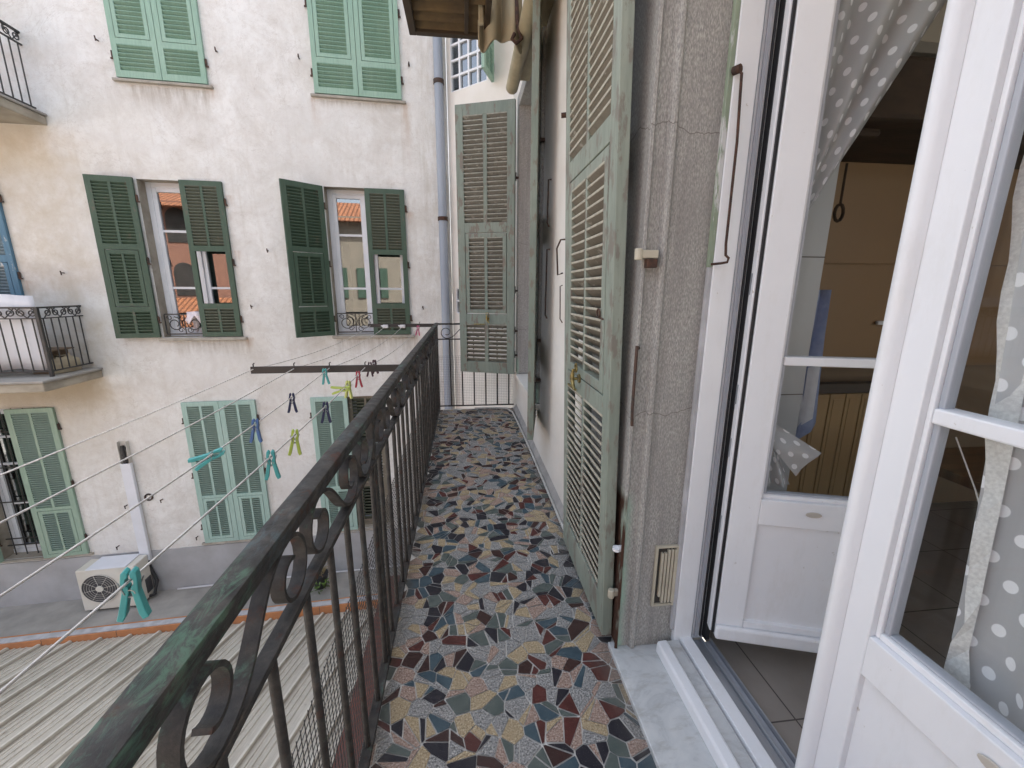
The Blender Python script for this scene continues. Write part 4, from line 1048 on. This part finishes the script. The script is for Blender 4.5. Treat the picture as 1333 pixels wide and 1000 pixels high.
# ------------------------------------------------------------------ washing lines, brackets, pegs
def bracket(y, x1, z, label, tip):
    c = MB(); c.box((x1,y-.006,z-.020), (-.36,y+.006,z+.020)); c.tube([(-.36,y,z),(-.325,y,z+.002)], .010, 8)
    if tip:
        for xx in LX[tip]: c.tube([(xx,y,z+.014),(xx,y,z+.034),(xx+.008,y,z+.040)], .004, 5)
    o = c.build('clothesline_bracket', M['bracket'], bevel=.003); return tag(o, label, 'bracket', 'clothesline brackets on the railing')
LX = {1: (-1.19,-.972,-.778,-.580), 2: (-1.09,-.91,-.716,-.530)}
bracket(2.45, -1.205, 1.006, 'long black bar reaching out from the middle of the railing, carrying the washing lines', 1)
bracket(5.0, -1.12, 1.048, 'thin black bar reaching out from the far end of the railing past the shuttered window', 2)
zs1 = 1.014
SAG = (.030,.040,.062,.050)
lab = ('outermost white washing line, the farthest from the railing', 'second white washing line counted from the outside, empty of pegs', 'white washing line third from the outside with a flat-lying teal peg and a blue peg', 'white washing line nearest the railing with the big teal peg and lime pegs')
for i in range(4):
    pts = []
    xa, xb = LX[1][i], LX[2][i]; z0 = 1.012
    for k in range(33):
        u = k/32; y = -1.0+u*3.45; pts.append((xa, y, z0-SAG[i]*4*u*(1-u)))
    for k in range(1, 21):
        u = k/20; y = 2.45+u*2.55; pts.append((xa+(xb-xa)*u, y, z0+.034*u-.05*4*u*(1-u)))
    c = MB(); c.tube(pts, .0024, 6); tag(c.build('clothesline', M['rope'], smooth=60), lab[i], 'washing line', 'washing lines along the railing')
def ropez(i, y):
    if y < 2.45: u = (y+1)/3.45; return 1.012-SAG[i]*4*u*(1-u)
    u = (y-2.45)/2.55; return 1.012+.034*u-.05*4*u*(1-u)
def ropex(i, y): return LX[1][i] if y < 2.45 else LX[1][i]+(LX[2][i]-LX[1][i])*(y-2.45)/2.55
for i in (1, 2):
    c = MB(); y = 4.95; x = ropex(i, y); z = ropez(i, y); c.box((x-.03,y-.02,z-.018), (x+.03,y+.02,z+.018)); c.tube([(x-.05,y,z+.01),(x-.03,y,z)], .008, 6)
    tag(c.build('line_tightener', M['hose'], bevel=.008), 'white plastic line tightener at the far bracket, ' + ('farther from the railing' if i == 1 else 'nearer to the railing'), 'line tightener')

half = [(.0012,.020),(.0050,.024),(.0092,.020),(.0105,.008),(.0100,-.012),(.0165,-.045),(.0195,-.057),(.0120,-.060),(.0078,-.050),(.0030,-.020),(.0014,-.012),(.0012,-.004),(.0042,0.0),(.0050,.005),(.0042,.010),(.0012,.013)]
def make_peg(colname):
    root = empty('clothes_peg', (0,0,0))
    for sg in (1, -1):
        c = MB(); c.prism([(sg*a, b) for a, b in half], -.0066, .0066, 'y'); c.build('jaw', PEG[colname], root, bevel=.0012)
    c = MB(); c.tube([(.0065*math.cos(a),-.0065+.013*k/40,-.014+.0065*math.sin(a)) for k in range(41) for a in [k*2*PI/10]], .0011, 5)
    c.tube([(-.006,-.0068,-.014),(-.013,-.0066,.006)], .0011, 5); c.tube([(.006,.0068,-.014),(.013,.0066,.006)], .0011, 5)
    c.build('spring', M['steel'], root)
    return root
protos = {}
def peg(colname, line, y, label, rx=0, ry=0, rz=0, s=1):
    s *= 1.1
    if colname not in protos: protos[colname] = o = make_peg(colname)
    else: o = copy_tree(protos[colname])
    o.location = (ropex(line, y), y, ropez(line, y)-.005*s); o.rotation_euler = (rx, ry, rz); o.scale = (s, s, s)
    tag(o, label, 'clothes peg', 'clothes pegs on the washing lines')
PEGS = [('teal',3,.690,'big teal peg closest to the camera, hanging over the corrugated roof',0,.08,.25,1.05),
        ('teal',3,1.225,'teal peg hanging just left of the railing below the lime green one',0,.03,.3,1),
        ('lime',3,1.405,'lime green peg hanging upright between a teal and a navy one',0,.1,.35,1),
        ('navy',3,1.730,'navy peg on the line nearest the railing, above the lime green one',0,.05,.2,1),
        ('yellow',3,2.08,'pale yellow-green peg hanging upright in front of the black bar',0,.05,-.3,1),
        ('lime',3,2.02,'small lime peg lying sideways over the pale yellow one',.2,1.45,.1,1),
        ('red',3,2.28,'red peg hanging next to the black bar',0,.0,.2,1),
        ('dark',3,2.56,'dark plum peg just behind the black bar, beside the red one',0,.05,.2,1),
        ('dark',3,2.68,'farther of the two dark plum pegs, behind the black bar',0,-.05,-.2,1),
        ('teal',2,1.30,'teal peg lying nearly flat on its line',.25,1.15,.5,1.05),
        ('blue',2,1.56,'mid-blue peg hanging upright',0,.08,.2,1),
        ('navy',2,1.90,'navy peg on the third line, next to the mid-blue one',0,.05,.3,1),
        ('teal',2,2.36,'small teal peg right at the black bar',0,-.03,.1,1),
        ('pink',3,4.86,'pink peg hanging at the far thin bar by the drainpipe',0,.1,.2,1.3)]
for a in PEGS: peg(*a)

# ------------------------------------------------------------------ canopy and awning overhead
cn = empty('canopy', (-.36,2.4,3.28), 0, 'dark brown corrugated canopy jutting out overhead', 'canopy')
c = MB(); n = 44; prev = None
for i in range(n+1):
    y = .02+i*(1.16/n); z = .045+.026*math.sin(i*PI/2); q = [(.02,y,z),(.54,y,z)]
    if prev: c.face([prev[0],prev[1],q[1],q[0]])
    prev = q
c.build('sheet', M['canopy'], cn)
c = MB(); c.box((0,0,0), (.05,1.2,.09)); c.box((.05,1.15,.0), (.54,1.2,.09)); c.box((.05,0,0), (.54,.05,.09)); c.box((.40,.05,.005), (.43,1.15,.02)); c.box((.05,.55,.006), (.40,.59,.018)); c.box((.54,0,.0), (.58,1.2,.09))
c.build('frame', M['canopyframe'], cn, bevel=.004)

aw = empty('awning', (.47,3.4,3.25), 0, 'rolled beige awning with folded canvas hanging from its tube by the wall', 'awning')
c = MB(); c.cyl((.0,-1.6,0), (.0,.84,0), .055, 20); c.build('roller_tube', M['tubebeige'], aw, smooth=50)
c = MB(); c.box((-.02,-1.6,.04), (.155,.80,.12)); c.build('wall_box', M['tubebeige'], aw, bevel=.01)
c = MB(); n = 40
for i in range(n):
    def P(i, j): x = -.335+.008*i; y = .03+.05*math.sin(i*.36)+.02*math.sin(i*.17); return (x, y, (-.075-.03*math.sin(i*.20+.6)) if j == 0 else .9)
    c.face([P(i,0),P(i+1,0),P(i+1,1),P(i,1)])
fb = c.build('fabric', M['awning'], aw, smooth=60); sd = fb.modifiers.new('thick', 'SOLIDIFY'); sd.thickness = .012
c = MB(); c.box((-.335,-.12,-.035), (-.30,-.085,.9)); c.build('fabric_edge', M['awning'], aw, bevel=.01)
c = MB(); c.tube([(-.11,-.06,.9),(-.06,-.05,.0),(-.03,-.05,-.07),(-.07,-.05,-.10),(-.10,-.05,-.075),(-.08,-.05,-.04)], .013, 8); c.build('arm', M['rust'], aw, smooth=60)

# ------------------------------------------------------------------ the room behind the door
RXa, RXb, RYa, RYb, RZ = .99, 4.6, -2.6, 2.32, 2.95
c = MB()
c.face([(RXa,RYb,0),(RXb,RYb,0),(RXb,RYb,RZ),(RXa,RYb,RZ)]); wall_sheet(c, RYa, RYb, 0, RZ, [(-2.35,-.35,.85,2.75)], .2, lambda u, w, z: (RXb+w, u, z));  # unseen opening in the end wall, added to brighten the room
for q in ([(RXa,RYa,2.85),(RXb,RYa,2.85),(RXb,RYa,RZ),(RXa,RYa,RZ)],[(RXa,RYa,0),(2.55,RYa,0),(2.55,RYa,2.85),(RXa,RYa,2.85)]): c.face(q)  # side wall left partly open out of view, added to let daylight in
c.face([(RXa,RYa,RZ),(RXb,RYa,RZ),(RXb,RYb,RZ),(RXa,RYb,RZ)])
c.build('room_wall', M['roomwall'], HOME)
def floor_tiles():
    t = NT('grey_floor_tiles'); sx, sy, sz = t.sep(t.co((1,1,1)))
    c = t.ramp(t.noise(t.co(), 6, 6), [(.3, (.30,.27,.24)), (.7, (.24,.215,.19))])
    gx = t.math('ABSOLUTE', t.math('SUBTRACT', t.math('FRACT', t.math('DIVIDE', t.math('SUBTRACT', sx, 1.115), .40)), .5)); gy = t.math('ABSOLUTE', t.math('SUBTRACT', t.math('FRACT', t.math('DIVIDE', t.math('SUBTRACT', sy, 1.03), .40)), .5))
    m = t.math('GREATER_THAN', t.math('MAXIMUM', gx, gy), .4935)
    t.color(t.mix(m, c, (.06,.05,.045))); t.rough(.4); return t.mat
c = MB(); c.face([(RXa,RYa,0),(RXb,RYa,0),(RXb,RYb,0),(RXa,RYb,0)]); tag(c.build('room_floor', floor_tiles()), kind='structure')
# tiled pillar beside the door
c = MB(); c.box((.992,1.62,0), (1.475,2.31,RZ-.01), 0)
for z in (.42,1.01,1.59,2.17): c.box((.992,1.6185,z-.002), (1.4765,1.63,z+.002), 1)
c.build('tiled_pillar', [M['ktile'], M['joint']], HOME)
# kitchen wall units: tan panels
k = empty('kitchen_cabinet', (1.5,2.24,0), 0, 'tan panelled kitchen cabinet wall with one long horizontal joint and a pale handle', 'cabinet')
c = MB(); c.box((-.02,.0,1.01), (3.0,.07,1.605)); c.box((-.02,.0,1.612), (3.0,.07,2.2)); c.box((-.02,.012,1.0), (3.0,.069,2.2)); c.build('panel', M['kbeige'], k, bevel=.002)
c = MB(); c.box((.93,-.03,1.262), (1.12,-.012,1.285)); c.box((.94,-.012,1.266), (.955,0,1.281)); c.build('handle', M['pvc'], k, bevel=.004)
rdx = empty('radiator', (1.62,2.15,.12), 0, 'tan ribbed radiator under the kitchen panels behind the glass', 'radiator')
for i in range(12):
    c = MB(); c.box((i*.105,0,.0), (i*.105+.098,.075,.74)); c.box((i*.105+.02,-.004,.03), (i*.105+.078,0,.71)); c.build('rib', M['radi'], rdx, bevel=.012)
c = MB(); c.box((0,.005,.745), (1.26,.07,.80)); c.build('top_grille', M['joint'], rdx)
# hood with beam
hd = empty('cooker_hood', (1.5,2.2,2.12), 0, 'cream plaster cooker hood above a dark old wooden beam', 'cooker hood')
c = MB(); c.prism([(-.55,.27),(-.50,.26),(-.25,.80),(.10,.80),(.10,.27)], .02, 2.4, 'x'); c.build('hood', M['hood'], hd, smooth=30)
c = MB(); c.box((-.05,-.50,.02), (2.4,.10,.255)); c.box((-.05,-.42,-.02), (.30,.02,.02)); c.build('beam', M['beam'], hd, bevel=.02)
for i, (x, s) in enumerate(((1.62,.05),(1.98,.042))):
    c = MB(); c.tube([(x,2.13,2.10),(x,2.13,1.98),(x,2.13,1.90)], .006, 6); c.tube([(x+s*.6*math.cos(a),2.13,1.86+s*math.sin(a)) for a in [i_*PI/6 for i_ in range(12)]], .008, 6, closed=True)
    tag(c.build('kitchen_utensil', M['beam']), ('long' if i == 0 else 'short')+' dark utensil hanging below the old beam, '+('next to the tiled pillar' if i == 0 else 'farther into the room'), 'utensil')
# towel on the pillar edge
c = MB(); n = 10
for i in range(n):
    for j in range(10):
        def P(i, j):
            s = j/10; x = 1.497+.0115*i+.03*s*math.sin(i*.8); y = 1.70+.02*math.sin(i*1.4)-.02*s; return (x-.035*s*(1-i/n), y, 1.46-.66*s+.05*s*math.sin(i*.7+1))
        c.face([P(i,j),P(i+1,j),P(i+1,j+1),P(i,j+1)], 1 if (3 <= i <= 7 and 5 <= j <= 8) else 0)
o = c.build('towel', [M['towel'], M['towelw']], smooth=70); sd = o.modifiers.new('thick', 'SOLIDIFY'); sd.thickness = .006
tag(o, 'blue and white towel hanging at the edge of the tiled pillar', 'towel')
# table in the room, seen dimly through the shut leaf
tb = empty('wooden_table', (2.6,1.1,0), 0, 'brown wooden table dimly seen through the shut glazed door', 'table')
c = MB(); c.box((-.7,-.45,.72), (.7,.45,.76)); c.build('tabletop', M['wood'], tb, bevel=.006)
for sx_ in (-1,1):
    for sy_ in (-1,1): c = MB(); c.box((sx_*.62-.03,sy_*.38-.03,0), (sx_*.62+.03,sy_*.38+.03,.72)); c.build('leg', M['wood'], tb)
cb = empty('wooden_cupboard', (4.3,1.0,0), 0, 'dark wooden cupboard against the back wall of the room', 'cupboard')
c = MB(); c.box((-.22,-1.2,0), (.25,1.2,2.1)); c.build('carcass', M['wood'], cb, bevel=.01)
for i in range(4): c = MB(); c.box((-.245,-1.18+i*.59,.1), (-.222,-.61+i*.59,2.0)); c.build('door', M['wood'], cb, bevel=.006)

# curtains: uv in metres so that the dots keep their size
def curtain(name, rows, label, hem=None):
    """rows: list of rows of 3-D points; folds already in them"""
    me = bpy.data.meshes.new(name); V = [p for r in rows for p in r]; nc = len(rows[0]); Fc = []
    for i in range(len(rows)-1):
        for j in range(nc-1): Fc.append((i*nc+j,i*nc+j+1,(i+1)*nc+j+1,(i+1)*nc+j))
    me.from_pydata(V, [], Fc); uv = me.uv_layers.new(name='UVMap')
    UVs = []
    mid = len(rows)//2
    acc = 0; vv = [0]
    for i in range(1, len(rows)): acc += (Vector(rows[i][nc//2])-Vector(rows[i-1][nc//2])).length; vv.append(acc)
    for i, r in enumerate(rows):
        a = 0; w = [0]
        ref = r
        for j in range(1, nc): a += (Vector(ref[j])-Vector(ref[j-1])).length; w.append(a)
        UVs += [(w[j]*.55+j*WREF/nc*.45, vv[i]) for j in range(nc)]
    for l in me.loops: uv.data[l.index].uv = UVs[l.vertex_index]
    me.materials.append(M['curtain']); me.shade_smooth()
    o = bpy.data.objects.new(name, me); COL.objects.link(o); tag(o, label, 'curtain', None); return o
WREF = .62
# curtain on the open leaf, gathered to its hinge side
L1M = Matrix.Translation((.958,1.283,.118)) @ Matrix.Rotation(math.radians(-17), 4, 'Z')
rows = []; nc = 40; NR = 44
for i in range(NR+1):
    k = i/NR; z = 2.50-k*(2.50-.62)
    zw = z+.118
    x0 = .075
    if zw > 1.6: width = .022+.50*(zw-1.6)
    elif zw > 1.02: width = .022
    else: width = .022+.17*(1.02-zw)/.36
    r = []
    for j in range(nc):
        u = j/(nc-1); y = .095+.030*math.sin(u*PI*6+.4+k*2)*min(1, .25+width*2.2)
        r.append(tuple(L1M @ Vector((x0+u*width, y, z))))
    rows.append(r)
c1 = curtain('curtain', rows, 'sheer grey polka dot curtain tied back inside the open glazed leaf')
# second lower flap of that curtain: a corner swinging out
WREF = .25; rows = []
for i in range(15):
    k = i/14; r = []
    for j in range(16):
        u = j/15; a = Vector((.11,1.0-.075*u)); b = Vector((.30-.066*u,.885-.10*u+.02*math.sin(u*PI))); q = a*(1-k)+b*k
        r.append(tuple(L1M @ Vector((q.x, .072+.010*math.sin(u*5+k*3), q.y-.118))))
    rows.append(r)
cc = curtain('curtain_corner', rows, None); cc.parent = c1; 
for key in ('category',):
    if key in cc: del cc[key]
# curtain behind the shut leaf
WREF = .62; rows = []
def edge(z):  # y of the free edge at height z
    pts = [(.62,.585),(.72,.600),(.76,.612),(.88,.616),(1.07,.633),(1.31,.657),(1.38,.664),(1.56,.678),(1.75,.694),(2.6,.72)]
    for (a, b), (c_, d) in zip(pts, pts[1:]):
        if a <= z <= c_: return b-.014-.022*min(1,max(0,(z-.9)/.5))+(d-b)*(z-a)/(c_-a)
    return pts[0][1] if z < pts[0][0] else pts[-1][1]
for i in range(NR+1):
    z = 2.55-i*(2.55-.25)/NR; e = edge(z); r = []
    for j in range(nc):
        u = j/(nc-1); y = .02+(e-.02)*u; x = .972+.020*math.sin(u*PI*7+z*1.3)+.008*math.sin(u*17+z*4)
        r.append((x, y, z))
    rows.append(r)
WREF = 1.0
c2 = curtain('curtain', rows, 'sheer grey polka dot curtain with a lace edge behind the shut glazed leaf')
c = MB(); prev = None
for i in range(NR+1):
    z = 2.55-i*(2.55-.25)/NR; e = edge(z); wd = .028+.012*math.sin(z*5); wd = max(.006, wd if z > .86 else (.006 if z > .80 else min(.035, .03*(.80-z)/.12+.008)))
    q = ((.962,e-.03,z),(.952+.006*math.sin(z*30),e-.03+wd*1.3,z))
    if prev: c.face([prev[0],prev[1],q[1],q[0]])
    prev = q
c.build('lace_edge', M['lace'], c2)
c = MB(); c.tube([(1.0,.70,1.16),(1.02,.66,1.06),(1.03,.63,.98)], .0015, 5); c.build('tie_cord', M['lace'], c2)

# ------------------------------------------------------------------ buildings behind the camera (seen mirrored in the window panes)
def back_building(name, x0, x1, y, z1, wallc, label, arched):
    r = empty(name, ((x0+x1)/2, y, -3.25), 0, label, 'building')
    W = (x1-x0)/2
    c = MB(); c.box((-W,-8,0), (W,0,z1)); c.build('wall', wallc, r)
    for i in range(int((x1-x0)/2.1)):
        for fz in range(3):
            u = -W+1.1+i*2.1; z = 4.3+fz*2.9 if not arched else 4.4+fz*2.45
            if z+1.6 > z1-.2: continue
            c = MB()
            if arched: c.prism([(u-.45,z),(u+.45,z)]+[(u+.45*math.cos(a), z+1.1+.45*math.sin(a)) for a in [k_*PI/8 for k_ in range(9)]], -.02, .03, 'y')
            else:
                c.box((u-.4,-.02,z), (u+.4,.03,z+1.55))
            wn = c.build('window', M['void'], r)
            if not arched:
                for sg in (-1,1): c = MB(); c.box((u+sg*.41,.0,z-.02), (u+sg*.80,.07,z+1.57)); c.build('shutter', M['green_dark'], r)
    c = MB(); c.prism([(-.9,0),(.55,-.35),(.6,-.30),(-3.5,1.3),(-8.5,0)], -W-.4, W+.4, 'x')
    o = c.build('roof', roof_m, r); o.location = (0,0,z1)
    return r
t = NT('terracotta_roof_tiles'); sx, sy, sz = t.sep(t.co())
wv = t.math('SINE', t.math('MULTIPLY', sx, 28)); rw = t.math('FRACT', t.math('MULTIPLY', sy, 3.2))
cc_ = t.ramp(t.noise(t.co(), 5, 6), [(.3, (.36,.14,.06)), (.7, (.26,.105,.055))])
t.color(t.mix(t.ramp(rw, [(0, .6), (.18, 0)]), cc_, (.14,.06,.035))); t.rough(.85); t.bump(wv, .8, .05); roof_m = t.mat
pink_m = simple('salmon_pink_plaster', (.27,.135,.09), (.24,.12,.085), 2, .9); cream_m = simple('cream_plaster', (.26,.22,.17), (.22,.19,.15), 2, .9)
back_building('pink_building', -20.7, -8.4, -11, 8.7, pink_m, 'salmon-pink building with arched windows and a red tiled roof mirrored in the left window', True)
back_building('cream_building', -8.0, 0.3, -12, 8.5, cream_m, 'cream building with dark shutters mirrored in the right window', False)
ln = empty('tiled_outbuilding', (-13.5,-8.6,-3.25), 0, 'low outbuilding with an orange tiled roof mirrored in the left window', 'building')
c = MB(); c.box((-5,-2.3,0), (4.6,1.3,2.6)); c.build('wall', pink_m, ln)
c = MB(); c.prism([(1.7,2.45),(1.7,2.55),(-2.3,4.3),(-2.3,4.15)], -5.3, 4.9, 'x'); c.build('roof', roof_m, ln)

# ------------------------------------------------------------------ light, sky, camera
W = bpy.data.worlds.new('World'); S.world = W; W.use_nodes = True; n = W.node_tree.nodes; l = W.node_tree.links
bg = n['Background']; sky = n.new('ShaderNodeTexSky'); sky.sky_type = 'NISHITA'; sky.sun_disc = False
EL, AZ = math.radians(52), math.radians(38)
sky.sun_elevation = EL; sky.sun_rotation = AZ; sky.altitude = 50; sky.air_density = 1.0; sky.dust_density = 4.0; sky.ozone_density = .6
hs = n.new('ShaderNodeHueSaturation'); hs.inputs['Saturation'].default_value = .48; l.new(sky.outputs[0], hs.inputs['Color']); l.new(hs.outputs[0], bg.inputs['Color']); bg.inputs['Strength'].default_value = .15
sl = bpy.data.lights.new('sun', 'SUN'); sl.energy = 4.5; sl.angle = math.radians(.5); sl.color = (1,.95,.87)
so = bpy.data.objects.new('sun', sl); COL.objects.link(so); so.location = (8,10,20)
dirv = Vector((math.sin(AZ)*math.cos(EL), math.cos(AZ)*math.cos(EL), math.sin(EL)))
so.rotation_euler = dirv.to_track_quat('Z', 'Y').to_euler()

cam = bpy.data.cameras.new('camera'); co = bpy.data.objects.new('camera', cam); COL.objects.link(co); S.camera = co
cam.sensor_width = 36; cam.lens = 36*539.3/1333; cam.clip_start = .02; cam.clip_end = 2000
yaw, pitch, roll = .1134, -.2214, .0045
fw = Vector((math.sin(yaw)*math.cos(pitch), math.cos(yaw)*math.cos(pitch), math.sin(pitch))); rt = Vector((math.cos(yaw), -math.sin(yaw), 0)); up = rt.cross(fw)
r2 = rt*math.cos(roll)+up*math.sin(roll); u2 = -rt*math.sin(roll)+up*math.cos(roll)
co.matrix_world = Matrix(((r2.x,u2.x,-fw.x,0),(r2.y,u2.y,-fw.y,0),(r2.z,u2.z,-fw.z,1.45),(0,0,0,1)))
S.view_settings.view_transform = 'Standard'; S.view_settings.look = 'None'; S.view_settings.gamma = 1; S.view_settings.exposure = 2.0
S.cycles.max_bounces = 10; S.cycles.transparent_max_bounces = 16; S.cycles.diffuse_bounces = 6
